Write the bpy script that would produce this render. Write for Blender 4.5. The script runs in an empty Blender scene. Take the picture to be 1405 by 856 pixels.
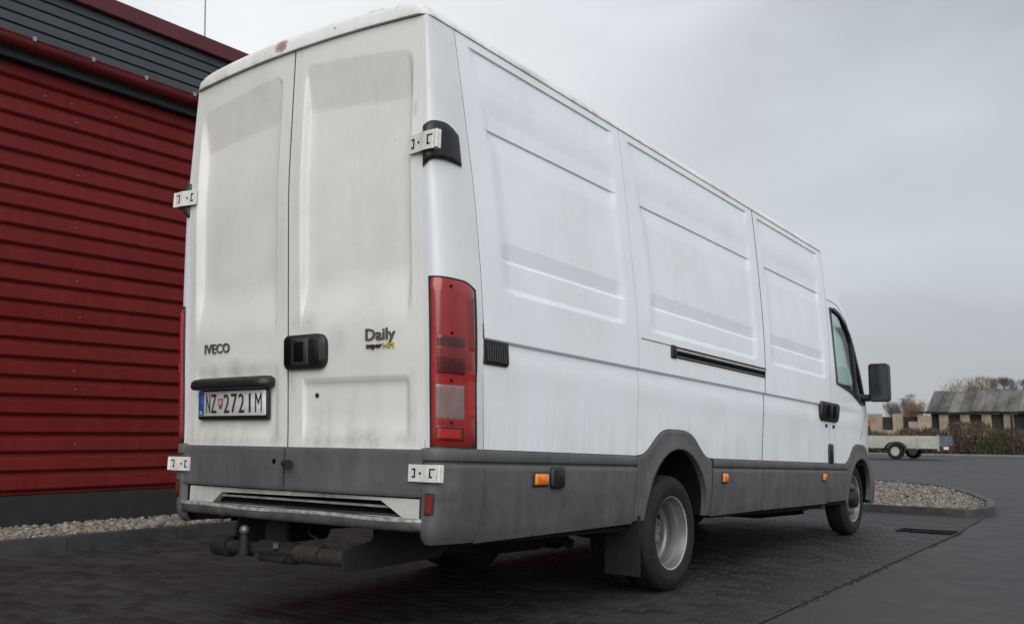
import bpy, bmesh, math, random
import numpy as np
from mathutils import Matrix, Vector
random.seed(7)
rng = np.random.default_rng(7)
scene = bpy.context.scene
COL = scene.collection
R = math.radians

# ------------------------------------------------------------------ camera
cam_data = bpy.data.cameras.new('camera')
cam = bpy.data.objects.new('camera', cam_data)
COL.objects.link(cam)
cam_data.sensor_width = 36.0
cam_data.lens = 32.29
cam_data.clip_end = 2000
CAM = Vector((3.567, -2.998, 0.958))
yaw, pit, rol = -0.630, 0.1308, 0.0057
fwd = Vector((math.sin(yaw) * math.cos(pit), math.cos(yaw) * math.cos(pit), math.sin(pit)))
rgt = Vector((math.cos(yaw), -math.sin(yaw), 0))
up = rgt.cross(fwd)
r2 = rgt * math.cos(rol) + up * math.sin(rol)
u2 = -rgt * math.sin(rol) + up * math.cos(rol)
m = Matrix((r2, u2, -fwd)).transposed().to_4x4()
m.translation = CAM
cam.matrix_world = m
cam_data.dof.use_dof = True
cam_data.dof.focus_distance = 4.6
cam_data.dof.aperture_fstop = 5.0
scene.camera = cam

# ------------------------------------------------------------------ sky
SUN_EL, SUN_AZ = R(36), R(141)      # azimuth clockwise from +Y : behind and right of the camera
world = bpy.data.worlds.new('World')
scene.world = world
world.use_nodes = True
wt = world.node_tree
wt.nodes.clear()


def wn(t, **k):
    n = wt.nodes.new(t)
    for a, b in k.items():
        setattr(n, a, b)
    return n


def wmath(op, a, b=None, clamp=False):
    n = wn('ShaderNodeMath', operation=op, use_clamp=clamp)
    for i, v in enumerate((a, b)):
        if v is None:
            continue
        if isinstance(v, (int, float)):
            n.inputs[i].default_value = v
        else:
            wt.links.new(v, n.inputs[i])
    return n.outputs[0]


sky = wn('ShaderNodeTexSky', sky_type='NISHITA')
sky.sun_disc = False
sky.sun_elevation = SUN_EL
sky.sun_rotation = SUN_AZ
sky.air_density = 1.5
sky.dust_density = 3.0
tc = wn('ShaderNodeTexCoord')
sep = wn('ShaderNodeSeparateXYZ')
wt.links.new(tc.outputs['Generated'], sep.inputs[0])
mp = wn('ShaderNodeMapping')
mp.inputs['Scale'].default_value = (1.0, 1.0, 2.6)
wt.links.new(tc.outputs['Generated'], mp.inputs[0])
nz = wn('ShaderNodeTexNoise')
nz.inputs['Scale'].default_value = 1.7
nz.inputs['Detail'].default_value = 5.0
nz.inputs['Roughness'].default_value = 0.48
nz.inputs['Distortion'].default_value = 0.35
wt.links.new(mp.outputs[0], nz.inputs['Vector'])
# overcast: brighter towards the zenith, a white glow low in the north-west, mottled by cloud noise
el = wmath('MAXIMUM', sep.outputs[2], 0.0)
g1 = wmath('MULTIPLY_ADD', el, 0.10)
wt.nodes[-1].inputs[2].default_value = 0.485
cl = wmath('MULTIPLY_ADD', nz.outputs['Fac'], 1.25)
wt.nodes[-1].inputs[2].default_value = 0.36
val = wmath('MULTIPLY', g1, cl)
dotn = wn('ShaderNodeVectorMath', operation='DOT_PRODUCT')
wt.links.new(tc.outputs['Generated'], dotn.inputs[0])
dotn.inputs[1].default_value = Vector((-.74, .58, .36)).normalized()
gl0 = wmath('MULTIPLY', wmath('SUBTRACT', dotn.outputs['Value'], 1.0), 10.0)
glow = wmath('MULTIPLY', wmath('POWER', 2.71828, gl0), .50)
base_s = wn('ShaderNodeVectorMath', operation='SCALE')
base_s.inputs[0].default_value = (0.93, 1.0, 1.09)
wt.links.new(val, base_s.inputs['Scale'])
glow_s = wn('ShaderNodeVectorMath', operation='SCALE')
glow_s.inputs[0].default_value = (1.04, 1.0, 0.95)
wt.links.new(glow, glow_s.inputs['Scale'])
vm = wn('ShaderNodeVectorMath', operation='ADD')
wt.links.new(base_s.outputs[0], vm.inputs[0])
wt.links.new(glow_s.outputs[0], vm.inputs[1])
bg1 = wn('ShaderNodeBackground')
wt.links.new(vm.outputs[0], bg1.inputs[0])
bg1.inputs[1].default_value = 1.0
bg2 = wn('ShaderNodeBackground')
wt.links.new(sky.outputs[0], bg2.inputs[0])
bg2.inputs[1].default_value = 0.08
mixs = wn('ShaderNodeMixShader')
mixs.inputs[0].default_value = 0.12
wt.links.new(bg1.outputs[0], mixs.inputs[1])
wt.links.new(bg2.outputs[0], mixs.inputs[2])
wo = wn('ShaderNodeOutputWorld')
wt.links.new(mixs.outputs[0], wo.inputs[0])

fill_sun_d = bpy.data.lights.new('fill_sun', 'SUN')  # wide soft sun added as fill to lift the van, away from the sky's glow
fill_sun_d.energy = 2.7
fill_sun_d.angle = R(70)
fill_sun_d.color = (1.0, 0.97, 0.92)
fill_sun = bpy.data.objects.new('fill_sun', fill_sun_d)
COL.objects.link(fill_sun)
sdir = Vector((math.sin(SUN_AZ) * math.cos(SUN_EL), math.cos(SUN_AZ) * math.cos(SUN_EL), math.sin(SUN_EL)))
fill_sun.rotation_euler = sdir.to_track_quat('Z', 'Y').to_euler()
fill_sun.location = (20, -30, 30)

vs = scene.view_settings
vs.view_transform = 'Standard'
vs.look = 'None'
vs.exposure = 0.0
vs.gamma = 1.0
vs.use_curve_mapping = False

# ------------------------------------------------------------------ materials


class NT:
    def __init__(s, name):
        s.m = bpy.data.materials.new(name)
        s.m.use_nodes = True
        s.t = s.m.node_tree
        s.b = s.t.nodes['Principled BSDF']
        s.out = s.t.nodes['Material Output']
        s._tc = None

    def n(s, t, **k):
        x = s.t.nodes.new(t)
        for a, b in k.items():
            setattr(x, a, b)
        return x

    def l(s, a, b):
        s.t.links.new(a, b)

    def coord(s, scale=(1, 1, 1), kind='Object'):
        if s._tc is None:
            s._tc = s.n('ShaderNodeTexCoord')
        mp = s.n('ShaderNodeMapping')
        mp.inputs['Scale'].default_value = scale
        s.l(s._tc.outputs[kind], mp.inputs[0])
        return mp.outputs[0]

    def noise(s, scale, detail=4, rough=.55, vec=None, dist=0):
        x = s.n('ShaderNodeTexNoise')
        x.inputs['Scale'].default_value = scale
        x.inputs['Detail'].default_value = detail
        x.inputs['Roughness'].default_value = rough
        x.inputs['Distortion'].default_value = dist
        s.l(vec if vec is not None else s.coord(), x.inputs['Vector'])
        return x.outputs['Fac']

    def rng(s, v, a, b, c=0., d=1.):
        x = s.n('ShaderNodeMapRange')
        for i, q in enumerate((a, b, c, d)):
            x.inputs[i + 1].default_value = q
        s.l(v, x.inputs[0])
        return x.outputs[0]

    def math(s, op, a, b=None, clamp=False):
        x = s.n('ShaderNodeMath', operation=op, use_clamp=clamp)
        for i, v in enumerate((a, b)):
            if v is None:
                continue
            if isinstance(v, (int, float)):
                x.inputs[i].default_value = v
            else:
                s.l(v, x.inputs[i])
        return x.outputs[0]

    def mix(s, f, a, b):
        x = s.n('ShaderNodeMix', data_type='RGBA')
        for i, v in ((0, f), (6, a), (7, b)):
            if isinstance(v, (int, float)):
                x.inputs[i].default_value = v
            elif isinstance(v, tuple):
                x.inputs[i].default_value = v if len(v) == 4 else v + (1,)
            else:
                s.l(v, x.inputs[i])
        return x.outputs[2]

    def base(s, v):
        if isinstance(v, tuple):
            s.b.inputs['Base Color'].default_value = v + (1,)
        else:
            s.l(v, s.b.inputs['Base Color'])

    def rough(s, v):
        if isinstance(v, (int, float)):
            s.b.inputs['Roughness'].default_value = v
        else:
            s.l(v, s.b.inputs['Roughness'])

    def bump(s, h, strength=.3, dist=.01):
        x = s.n('ShaderNodeBump')
        x.inputs['Strength'].default_value = strength
        x.inputs['Distance'].default_value = dist
        s.l(h, x.inputs['Height'])
        s.l(x.outputs[0], s.b.inputs['Normal'])

    def sepz(s):
        x = s.n('ShaderNodeSeparateXYZ')
        if s._tc is None:
            s._tc = s.n('ShaderNodeTexCoord')
        s.l(s._tc.outputs['Object'], x.inputs[0])
        return x.outputs


def simple(name, col, rough=.5, metal=0., noise=0., nscale=20, bump=0., coat=0., spec=.5):
    k = NT(name)
    if noise:
        f = k.noise(nscale, 5)
        k.base(k.mix(k.rng(f, .3, .7), tuple(c * (1 - noise) for c in col), tuple(min(1, c * (1 + noise)) for c in col)))
    else:
        k.base(col)
    k.rough(rough)
    k.b.inputs['Metallic'].default_value = metal
    k.b.inputs['Coat Weight'].default_value = coat
    k.b.inputs['Specular IOR Level'].default_value = spec
    if bump:
        k.bump(k.noise(nscale * 3, 4), bump, .005)
    return k.m


def paint(name, col, grime, amount, low=(.8, 1.15), spots=(), smudges=(), coat=0.):
    """dusty white van paint: mottled grime, vertical wash streaks, road splash low down, rust spots"""
    k = NT(name)
    big = k.noise(2.2, 6, .6)
    stv = k.coord((7, 7, .8))
    st = k.noise(1.1, 7, .68, vec=stv, dist=.8)
    fine = k.noise(45, 4, .6)
    xyz = k.sepz()
    lowz = k.rng(xyz[2], low[1], low[0], 0., 1.)
    lown = k.math('MULTIPLY', lowz, k.rng(st, .42, .68))
    d = k.math('ADD', k.math('MULTIPLY', k.rng(big, .40, .75), .6 * amount), k.math('MULTIPLY', k.rng(st, .5, .8), .38 * amount))
    d = k.math('ADD', d, k.math('MULTIPLY', lown, .5 * amount + .2))
    d = k.math('MULTIPLY', d, k.rng(fine, .2, .7, .6, 1.2), clamp=True)
    c = k.mix(d, col, grime)
    # small chips and specks
    v = k.n('ShaderNodeTexVoronoi')
    v.inputs['Scale'].default_value = 9
    k.l(k.coord(), v.inputs['Vector'])
    sp = k.math('MULTIPLY', k.rng(v.outputs['Distance'], .05, .03), k.rng(k.noise(3.1, 2), .56, .6))
    c = k.mix(k.math('MULTIPLY', sp, .55, clamp=True), c, (.12, .09, .07))
    for (px, py, pz, rad, sx) in spots:
        vm_ = k.n('ShaderNodeVectorMath', operation='SUBTRACT')
        k.l(k.coord(), vm_.inputs[0])
        vm_.inputs[1].default_value = (px, py, pz)
        vs_ = k.n('ShaderNodeVectorMath', operation='MULTIPLY')
        k.l(vm_.outputs[0], vs_.inputs[0])
        vs_.inputs[1].default_value = (sx, .5, 1)
        ln = k.n('ShaderNodeVectorMath', operation='LENGTH')
        k.l(vs_.outputs[0], ln.inputs[0])
        f = k.math('SUBTRACT', ln.outputs['Value'], k.math('MULTIPLY', k.noise(40, 4, .7), rad * 1.6))
        f = k.rng(f, rad * .15, -rad * .35)
        c = k.mix(k.math('MULTIPLY', f, .85, clamp=True), c, (.23, .10, .045))
    for (px, pz, rx, rz_, a_) in smudges:
        vm_ = k.n('ShaderNodeVectorMath', operation='SUBTRACT')
        k.l(k.coord(), vm_.inputs[0])
        vm_.inputs[1].default_value = (px, 0, pz)
        vs_ = k.n('ShaderNodeVectorMath', operation='MULTIPLY')
        k.l(vm_.outputs[0], vs_.inputs[0])
        vs_.inputs[1].default_value = (1 / rx, 0, 1 / rz_)
        ln = k.n('ShaderNodeVectorMath', operation='LENGTH')
        k.l(vs_.outputs[0], ln.inputs[0])
        f = k.math('MULTIPLY', k.rng(ln.outputs['Value'], 1., .15), k.rng(k.noise(26, 5, .7), .3, .75, .15, 1.))
        c = k.mix(k.math('MULTIPLY', f, a_ * .75, clamp=True), c, (.15, .13, .11))
    k.base(c)
    k.b.inputs['Coat Weight'].default_value = coat
    k.b.inputs['Coat Roughness'].default_value = .12
    k.rough(k.rng(d, 0, 1, .32, .62))
    k.b.inputs['Specular IOR Level'].default_value = .4
    k.bump(k.noise(1.4, 2, .4), .06, .02)
    return k.m


WHITE = paint('white_paint', (.775, .825, .875), (.50, .50, .48), .38, coat=.35)
WHITE_R = paint('white_paint_rear', (.70, .705, .69), (.42, .395, .34), .5, (.8, 1.05),
                smudges=((-.42, 1.20, .09, .07, .75), (-.62, 1.19, .06, .06, .5), (-.28, 1.19, .07, .05, .45), (.03, 1.13, .05, .12, .5), (.12, 1.40, .12, .07, .45), (.35, 1.30, .09, .12, .3),
                         (.52, .85, .16, .06, .7), (.74, .85, .10, .05, .6), (.30, .84, .20, .04, .45), (-.10, .86, .08, .07, .5), (-.62, .85, .12, .05, .4), (-.76, .90, .03, .14, .45), (.80, 1.0, .03, .25, .35),
                         (.82, 2.35, .02, .05, .5), (.25, 1.62, .25, .12, .22), (-.45, 1.62, .25, .12, .2), (.05, 2.2, .04, .5, .2), (-.05, 1.8, .04, .5, .22), (-.80, 1.7, .04, .6, .25)))
WHITE_ROOF = paint('white_paint_roof', (.78, .79, .79), (.40, .37, .32), .75, (2.80, 2.84),
                   spots=((-.10, -.11, 2.865, .05, .8), (.56, -.10, 2.905, .03, .35), (-.80, -.07, 2.86, .02, 1), (.30, -.1, 2.86, .012, 1)))
WHITE_P = paint('white_paint_post', (.69, .725, .755), (.45, .45, .44), .5)
WHITE_SILL = paint('white_paint_sill', (.52, .52, .50), (.16, .145, .13), 1.0, (.45, .62))


def plastic(name, col, wear):
    k = NT(name)
    st = k.noise(1.6, 7, .7, vec=k.coord((6, 6, 1.4)), dist=.6)
    big = k.noise(4, 6, .68)
    sc = k.noise(2.2, 5, .75, vec=k.coord((3, 3, 30)))
    f = k.math('ADD', k.math('MULTIPLY', k.rng(st, .35, .75), .4), k.math('MULTIPLY', k.rng(big, .35, .7), .45))
    f = k.math('ADD', f, k.math('MULTIPLY', k.rng(sc, .60, .72), .3), clamp=True)
    k.base(k.mix(f, col, wear))
    k.rough(k.rng(f, 0, 1, .5, .72))
    k.bump(k.noise(160, 2), .12, .002)
    return k.m


GREY = plastic('grey_plastic_cladding', (.062, .062, .067), (.138, .135, .138))
BLACK = simple('black_plastic', (.012, .012, .014), .45, noise=.3, nscale=30, bump=.1)
BLACKM = simple('matt_black', (.004, .004, .004), .9, spec=.1)
DARKU = simple('underbody', (.005, .005, .005), .9, noise=.5, nscale=12, spec=.2)
RUBBER = simple('rubber', (.011, .011, .012), .75, noise=.35, nscale=25, bump=.15, spec=.35)
HINGE = simple('hinge_steel_painted', (.62, .62, .60), .5, noise=.12, nscale=25)
GALV = simple('galvanised_steel', (.13, .13, .135), .45, metal=.6, noise=.35, nscale=9, bump=.1)
RIM = simple('rim_steel', (.20, .20, .205), .42, metal=.5, noise=.2, nscale=7)
RIMD = simple('rim_disc_steel', (.10, .093, .088), .6, metal=.2, noise=.35, nscale=12)
ALU = simple('rail_aluminium', (.36, .36, .37), .5, metal=.2, noise=.2)
CHROME = simple('badge_grey', (.11, .105, .10), .4, metal=.3)
YELLOW = simple('badge_yellow', (.42, .34, .08), .4)
AMBER = simple('amber_lens', (.75, .20, .02), .25, noise=.2, nscale=60, coat=.5)
PLATEW = simple('plate_white', (.74, .74, .73), .4, noise=.06, nscale=40)
PLATEB = simple('plate_blue', (.02, .10, .36), .4)
PLATEK = simple('plate_black', (.03, .03, .032), .4)
REDP = simple('shield_red', (.55, .10, .04), .4)
INTER = simple('cab_trim', (.16, .165, .17), .8, noise=.1)
LINER = simple('cab_headliner', (.42, .43, .44), .9)
DARKSEAT = simple('seat_cloth', (.05, .055, .07), .95, noise=.2)


def lens(name, col, col2, rough=.18):
    k = NT(name)
    w = k.n('ShaderNodeTexWave', wave_type='BANDS', bands_direction='Z')
    w.inputs['Scale'].default_value = 42
    w.inputs['Distortion'].default_value = 0
    k.l(k.coord(), w.inputs['Vector'])
    f = k.noise(7, 4, .6)
    k.base(k.mix(k.rng(f, .3, .7), col, col2))
    k.rough(rough)
    k.b.inputs['Coat Weight'].default_value = .6
    k.b.inputs['Coat Roughness'].default_value = .06
    k.bump(w.outputs['Fac'], .1, .002)
    return k.m


LENS_RED = lens('lens_red', (.225, .010, .010), (.31, .017, .014))
LENS_DARK = lens('lens_dark_red', (.055, .005, .006), (.09, .008, .008))
LENS_MID = lens('lens_mid_red', (.14, .008, .008), (.19, .012, .010))
LENS_WHITE = lens('lens_reverse', (.17, .105, .10), (.25, .17, .165))
LENS_BRIGHT = lens('lens_bright_red', (.33, .012, .010), (.40, .022, .016))


def glass(name, tint, refl=.25):
    k = NT(name)
    tr = k.n('ShaderNodeBsdfTransparent')
    tr.inputs[0].default_value = tint + (1,)
    gl = k.n('ShaderNodeBsdfGlossy')
    gl.inputs['Roughness'].default_value = .03
    fr = k.n('ShaderNodeFresnel')
    fr.inputs[0].default_value = 1.5
    mx = k.n('ShaderNodeMixShader')
    k.l(fr.outputs[0], mx.inputs[0])
    k.l(tr.outputs[0], mx.inputs[1])
    k.l(gl.outputs[0], mx.inputs[2])
    k.l(mx.outputs[0], k.out.inputs[0])
    return k.m


GLASS = glass('tinted_glass', (.78, .93, .88))
MIRROR = simple('mirror_glass', (.05, .055, .06), .12, metal=.6)

# ------------------------------------------------------------------ mesh helpers


def obj(name, verts, faces, mat, parent=None, smooth=True, sharp=None):
    me = bpy.data.meshes.new(name)
    me.from_pydata([tuple(map(float, v)) for v in verts], [], [tuple(map(int, f)) for f in faces])
    if mat is not None:
        me.materials.append(mat)
    if smooth:
        me.polygons.foreach_set('use_smooth', [True] * len(me.polygons))
        if sharp:
            me.set_sharp_from_angle(angle=R(sharp))
    me.update()
    o = bpy.data.objects.new(name, me)
    COL.objects.link(o)
    if parent is not None:
        o.parent = parent
    return o


def tag(o, label=None, cat=None, group=None, kind=None):
    for k_, v_ in (('label', label), ('category', cat), ('group', group), ('kind', kind)):
        if v_:
            o[k_] = v_
    return o


def empty(name, label, cat, loc=(0, 0, 0), rz=0, group=None):
    o = bpy.data.objects.new(name, None)
    COL.objects.link(o)
    o.location = loc
    o.rotation_euler = (0, 0, rz)
    o.empty_display_size = .2
    return tag(o, label, cat, group)


class MB:
    """collects simple solids in one mesh"""

    def __init__(s):
        s.v, s.f = [], []

    def add(s, v, f):
        b = len(s.v)
        s.v += [tuple(q) for q in v]
        s.f += [tuple(i + b for i in q) for q in f]
        return s

    def box(s, x0, x1, y0, y1, z0, z1):
        return s.add([(x0, y0, z0), (x1, y0, z0), (x1, y1, z0), (x0, y1, z0), (x0, y0, z1), (x1, y0, z1), (x1, y1, z1), (x0, y1, z1)],
                     [(0, 3, 2, 1), (4, 5, 6, 7), (0, 1, 5, 4), (1, 2, 6, 5), (2, 3, 7, 6), (3, 0, 4, 7)])

    def tube(s, pts, rads, n=12, caps=True):
        pts = [Vector(q) for q in pts]
        if isinstance(rads, (int, float)):
            rads = [rads] * len(pts)
        b = len(s.v)
        for i, q in enumerate(pts):
            d = (pts[min(i + 1, len(pts) - 1)] - pts[max(i - 1, 0)]).normalized()
            a = Vector((0, 0, 1)) if abs(d.z) < .9 else Vector((1, 0, 0))
            e1 = d.cross(a).normalized()
            e2 = d.cross(e1)
            for k in range(n):
                t = 2 * math.pi * k / n
                s.v.append(tuple(q + (e1 * math.cos(t) + e2 * math.sin(t)) * rads[i]))
        for i in range(len(pts) - 1):
            for k in range(n):
                s.f.append((b + i * n + k, b + i * n + (k + 1) % n, b + (i + 1) * n + (k + 1) % n, b + (i + 1) * n + k))
        if caps:
            s.f.append(tuple(b + k for k in range(n))[::-1])
            s.f.append(tuple(b + (len(pts) - 1) * n + k for k in range(n)))
        return s

    def build(s, name, mat, parent=None, bevel=0., smooth=False, seg=2):
        o = obj(name, s.v, s.f, mat, parent, smooth=smooth, sharp=35 if smooth else None)
        if bevel:
            bm = bmesh.new()
            bm.from_mesh(o.data)
            bmesh.ops.bevel(bm, geom=[e for e in bm.edges if len(e.link_faces) == 2 and e.calc_face_angle(0) > .5], offset=bevel, segments=seg, affect='EDGES', clamp_overlap=True)
            bm.to_mesh(o.data)
            bm.free()
            o.data.polygons.foreach_set('use_smooth', [True] * len(o.data.polygons))
            o.data.set_sharp_from_angle(angle=R(40))
        return o


def grid_vf(P, flip=False, fold=None, closed_u=False):
    """P (nu,nv,3) grid -> verts/faces; fold = inward offset vector for a turned-in rim"""
    nu, nv = P.shape[:2]
    V = [tuple(q) for q in P.reshape(-1, 3)]
    idx = lambda i, j: (i % nu) * nv + j
    F = []
    for i in range(nu if closed_u else nu - 1):
        for j in range(nv - 1):
            f = (idx(i, j), idx(i + 1, j), idx(i + 1, j + 1), idx(i, j + 1))
            F.append(f[::-1] if flip else f)
    if fold is not None:
        loop = [(i, 0) for i in range(nu)] + [(nu - 1, j) for j in range(1, nv)] + [(i, nv - 1) for i in range(nu - 2, -1, -1)] + [(0, j) for j in range(nv - 2, 0, -1)]
        b = len(V)
        n = len(loop)
        for (i, j) in loop:
            V.append(tuple(P[i, j]))
        for (i, j) in loop:
            V.append(tuple(P[i, j] + np.array(fold)))
        for k in range(n):
            f = (b + k, b + n + k, b + n + (k + 1) % n, b + (k + 1) % n)
            F.append(f[::-1] if flip else f)
    return V, F


def grid(name, P, mat, parent, flip=False, fold=None):
    V, F = grid_vf(np.asarray(P), flip, fold)
    return obj(name, V, F, mat, parent)


def lathe(prof, n=64, axis_pts=None):
    """profile [(x, r)] around X"""
    P = np.array([[(a, r * math.cos(2 * math.pi * k / n), r * math.sin(2 * math.pi * k / n)) for (a, r) in prof] for k in range(n)])
    return grid_vf(P, closed_u=True)


def rrect(a0, a1, b0, b1, r, n=5):
    """rounded rectangle outline; r = single or 4 radii (LL, LR, UR, UL)"""
    if isinstance(r, (int, float)):
        r = [r] * 4
    pts = []
    for (cx, cy, rr, t0) in ((a0, b0, r[0], 180), (a1, b0, r[1], 270), (a1, b1, r[2], 0), (a0, b1, r[3], 90)):
        sx = 1 if cx == a0 else -1
        sy = 1 if cy == b0 else -1
        if rr <= 0:
            pts.append((cx, cy))
            continue
        for k in range(n + 1):
            t = R(t0 + 90 * k / n)
            pts.append((cx + sx * rr + rr * math.cos(t), cy + sy * rr + rr * math.sin(t)))
    return pts


def plate(name, outline, fn, th, mat, parent, bev=.003, base=0.):
    """solid plate from a 2D outline; fn(a,b,d)->xyz, d = height above its surface"""
    o2 = np.array(outline)
    c = o2.mean(0)
    n = len(o2)
    nrm = []
    for i in range(n):
        t = o2[(i + 1) % n] - o2[i - 1]
        t = t / (np.linalg.norm(t) + 1e-9)
        nrm.append((-t[1], t[0]))
    ins = o2 + np.array(nrm) * bev
    V = [fn(a, b, base) for a, b in o2] + [fn(a, b, th - bev) for a, b in o2] + [fn(a, b, th) for a, b in ins]
    F = []
    for i in range(n):
        j = (i + 1) % n
        F.append((i, j, n + j, n + i))
        F.append((n + i, n + j, 2 * n + j, 2 * n + i))
    F.append(tuple(range(2 * n, 3 * n)))
    o = obj(name, V, F, mat, parent, smooth=True, sharp=50)
    return o


def smooth_tab(pts, sig=.02, lo=None, hi=None, step=.004):
    xs = np.arange(pts[0][0] - .3, pts[-1][0] + .3, step)
    ys = np.interp(xs, [p[0] for p in pts], [p[1] for p in pts])
    k = np.exp(-.5 * (np.arange(-4 * sig, 4 * sig + 1e-9, step) / sig) ** 2)
    k /= k.sum()
    yp = np.pad(ys, len(k) // 2, mode='edge')
    ys2 = np.convolve(yp, k, 'valid')[:len(xs)]
    return lambda q: np.interp(q, xs, ys2)


def rows(a, b, step, extra=()):
    r = list(np.linspace(a, b, max(2, int(round((b - a) / step)) + 1)))
    for e in extra:
        if a < e < b:
            r.append(e)
    r = sorted(r)
    out = [r[0]]
    for q in r[1:]:
        if q - out[-1] > .0012:
            out.append(q)
    out[-1] = b
    return np.array(out)


def sstep(a, b, x):
    t = np.clip((x - a) / (b - a), 0, 1)
    return t * t * (3 - 2 * t)


def lstep(a, b, x):
    return np.clip((x - a) / (b - a), 0, 1)


def text_mesh(name, s, x0, x1, z0, z1, fn, mat, parent, depth=.004, join=None, shear=0., weight=0.):
    """letters fitted to a box; fn(a,b,d)->xyz"""
    cu = bpy.data.curves.new('lettering', 'FONT')
    cu.body = s
    cu.resolution_u = 3
    cu.offset = weight
    to = bpy.data.objects.new('lettering', cu)
    COL.objects.link(to)
    dg = bpy.context.evaluated_depsgraph_get()
    me = bpy.data.meshes.new_from_object(to.evaluated_get(dg))
    bpy.data.objects.remove(to)
    V = np.array([v.co[:] for v in me.vertices])
    F = [tuple(p.vertices) for p in me.polygons]
    E_ = {}
    for f in F:
        for i in range(len(f)):
            e = tuple(sorted((f[i], f[(i + 1) % len(f)])))
            E_[e] = E_.get(e, 0) + 1
    mn, mx = V.min(0), V.max(0)
    a = x0 + (V[:, 0] - mn[0]) / (mx[0] - mn[0]) * (x1 - x0)
    b = z0 + (V[:, 1] - mn[1]) / (mx[1] - mn[1]) * (z1 - z0)
    a = a + shear * (b - z0)
    n = len(V)
    vv = [fn(a[i], b[i], depth) for i in range(n)] + [fn(a[i], b[i], 0.) for i in range(n)]
    ff = F + [(i, j, n + j, n + i) for (i, j), c in E_.items() if c == 1]
    bpy.data.meshes.remove(me)
    if join is not None:
        join.add(vv, ff)
        return None
    return obj(name, vv, ff, mat, parent, smooth=False)


# ================================================================== GROUND
def asphalt_mat():
    k = NT('asphalt')
    big = k.noise(.35, 6, .6)
    mid = k.noise(3.0, 5, .65)
    fine = k.noise(180, 3, .7)
    f = k.math('ADD', k.math('MULTIPLY', k.rng(big, .3, .7), .5), k.math('MULTIPLY', k.rng(mid, .3, .7), .3))
    f = k.math('ADD', f, k.math('MULTIPLY', k.rng(fine, .4, .7), .5), clamp=True)
    pt = k.rng(k.noise(.22, 3, .5, dist=.6), .58, .61)
    f = k.math('SUBTRACT', f, k.math('MULTIPLY', pt, .22), clamp=True)
    k.base(k.mix(f, (.017, .0175, .0195), (.042, .0415, .0415)))
    k.rough(k.rng(mid, .3, .7, .55, .75))
    k.b.inputs['Specular IOR Level'].default_value = .5
    k.bump(k.math('ADD', fine, k.math('MULTIPLY', k.noise(60, 3), .8)), .5, .006)
    return k.m


ASPHALT = asphalt_mat()
tag(obj('ground', [(-400, -60, -.013), (300, -60, -.013), (300, 700, -.013), (-400, 700, -.013)], [(0, 1, 2, 3)], ASPHALT, smooth=False), kind='structure')

EDGE_Y = [-4, 1.74, 3.08, 4.5, 7.1, 9.3]
EDGE_X = [1.80, 1.72, 1.70, 1.685, 1.665, 1.55]
edge = lambda y: float(np.interp(y, EDGE_Y, EDGE_X))


def bed_mat():
    k = NT('joint_sand')
    k.base(k.mix(k.rng(k.noise(9, 5), .4, .65), (.006, .006, .006), (.014, .014, .010)))
    k.rough(.95)
    return k.m


by = np.linspace(-4, 9.2, 40)
bedv = [(-3.74, y, -.0085) for y in by] + [(edge(y), y, -.0085) for y in by]
bay = tag(obj('paved_bay', bedv, [(i, 40 + i, 41 + i, i + 1) for i in range(39)], bed_mat(), smooth=False), kind='structure')


def paver_mat(name):
    k = NT(name)
    info = k.n('ShaderNodeObjectInfo')
    geo = k.n('ShaderNodeNewGeometry')
    k._tc = None
    wn_ = k.n('ShaderNodeTexWhiteNoise', noise_dimensions='3D')
    rnd = k.n('ShaderNodeAttribute', attribute_name='tone')
    pos = geo.outputs['Position']
    big = k.noise(.55, 5, .6, vec=pos)
    mid = k.noise(7, 5, .65, vec=pos)
    fine = k.noise(160, 3, .7, vec=pos)
    f = k.math('ADD', k.math('MULTIPLY', k.rng(big, .35, .68), .35), k.math('MULTIPLY', k.rng(mid, .3, .7), .2))
    tone = k.math('ADD', rnd.outputs['Fac'], info.outputs['Random'])
    f = k.math('ADD', f, k.math('MULTIPLY', tone, .55), clamp=True)
    c = k.mix(f, (.0050, .0048, .0056), (.031, .030, .0315))
    stain = k.rng(k.noise(.9, 4, .5, vec=pos, dist=.4), .64, .72)
    c = k.mix(k.math('MULTIPLY', stain, .6), c, (.008, .008, .009))
    k.base(c)
    k.rough(k.rng(f, 0, 1, .5, .72))
    k.b.inputs['Specular IOR Level'].default_value = .5
    k.bump(fine, .4, .004)
    return k.m


PAVER = paver_mat('paver_concrete')


def paver_geo(x0, x1, y0, y1, z1=0., b=.005, z0=-.008, tilt=(0, 0)):
    v = []
    cx, cy = (x0 + x1) / 2, (y0 + y1) / 2
    for (i, z) in ((0, z0), (0, z1 - b * .7), (b, z1)):
        for (x, y) in ((x0 + i, y0 + i), (x1 - i, y0 + i), (x1 - i, y1 - i), (x0 + i, y1 - i)):
            v.append((x, y, z + (x - cx) * tilt[0] + (y - cy) * tilt[1] if z > z0 else z))
    f = [(8, 9, 10, 11)]
    for l in (0, 4):
        for k_ in range(4):
            f.append((l + k_, l + (k_ + 1) % 4, l + 4 + (k_ + 1) % 4, l + 4 + k_))
    return v, f


def camproj(x, y, z):
    d = Vector((x, y, z)) - CAM
    q = d.dot(fwd)
    return (.5 + d.dot(r2) / q * .8969, .5 - d.dot(u2) / q * .8969 * 1.6437, q) if q > .2 else (9, 9, q)


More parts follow.
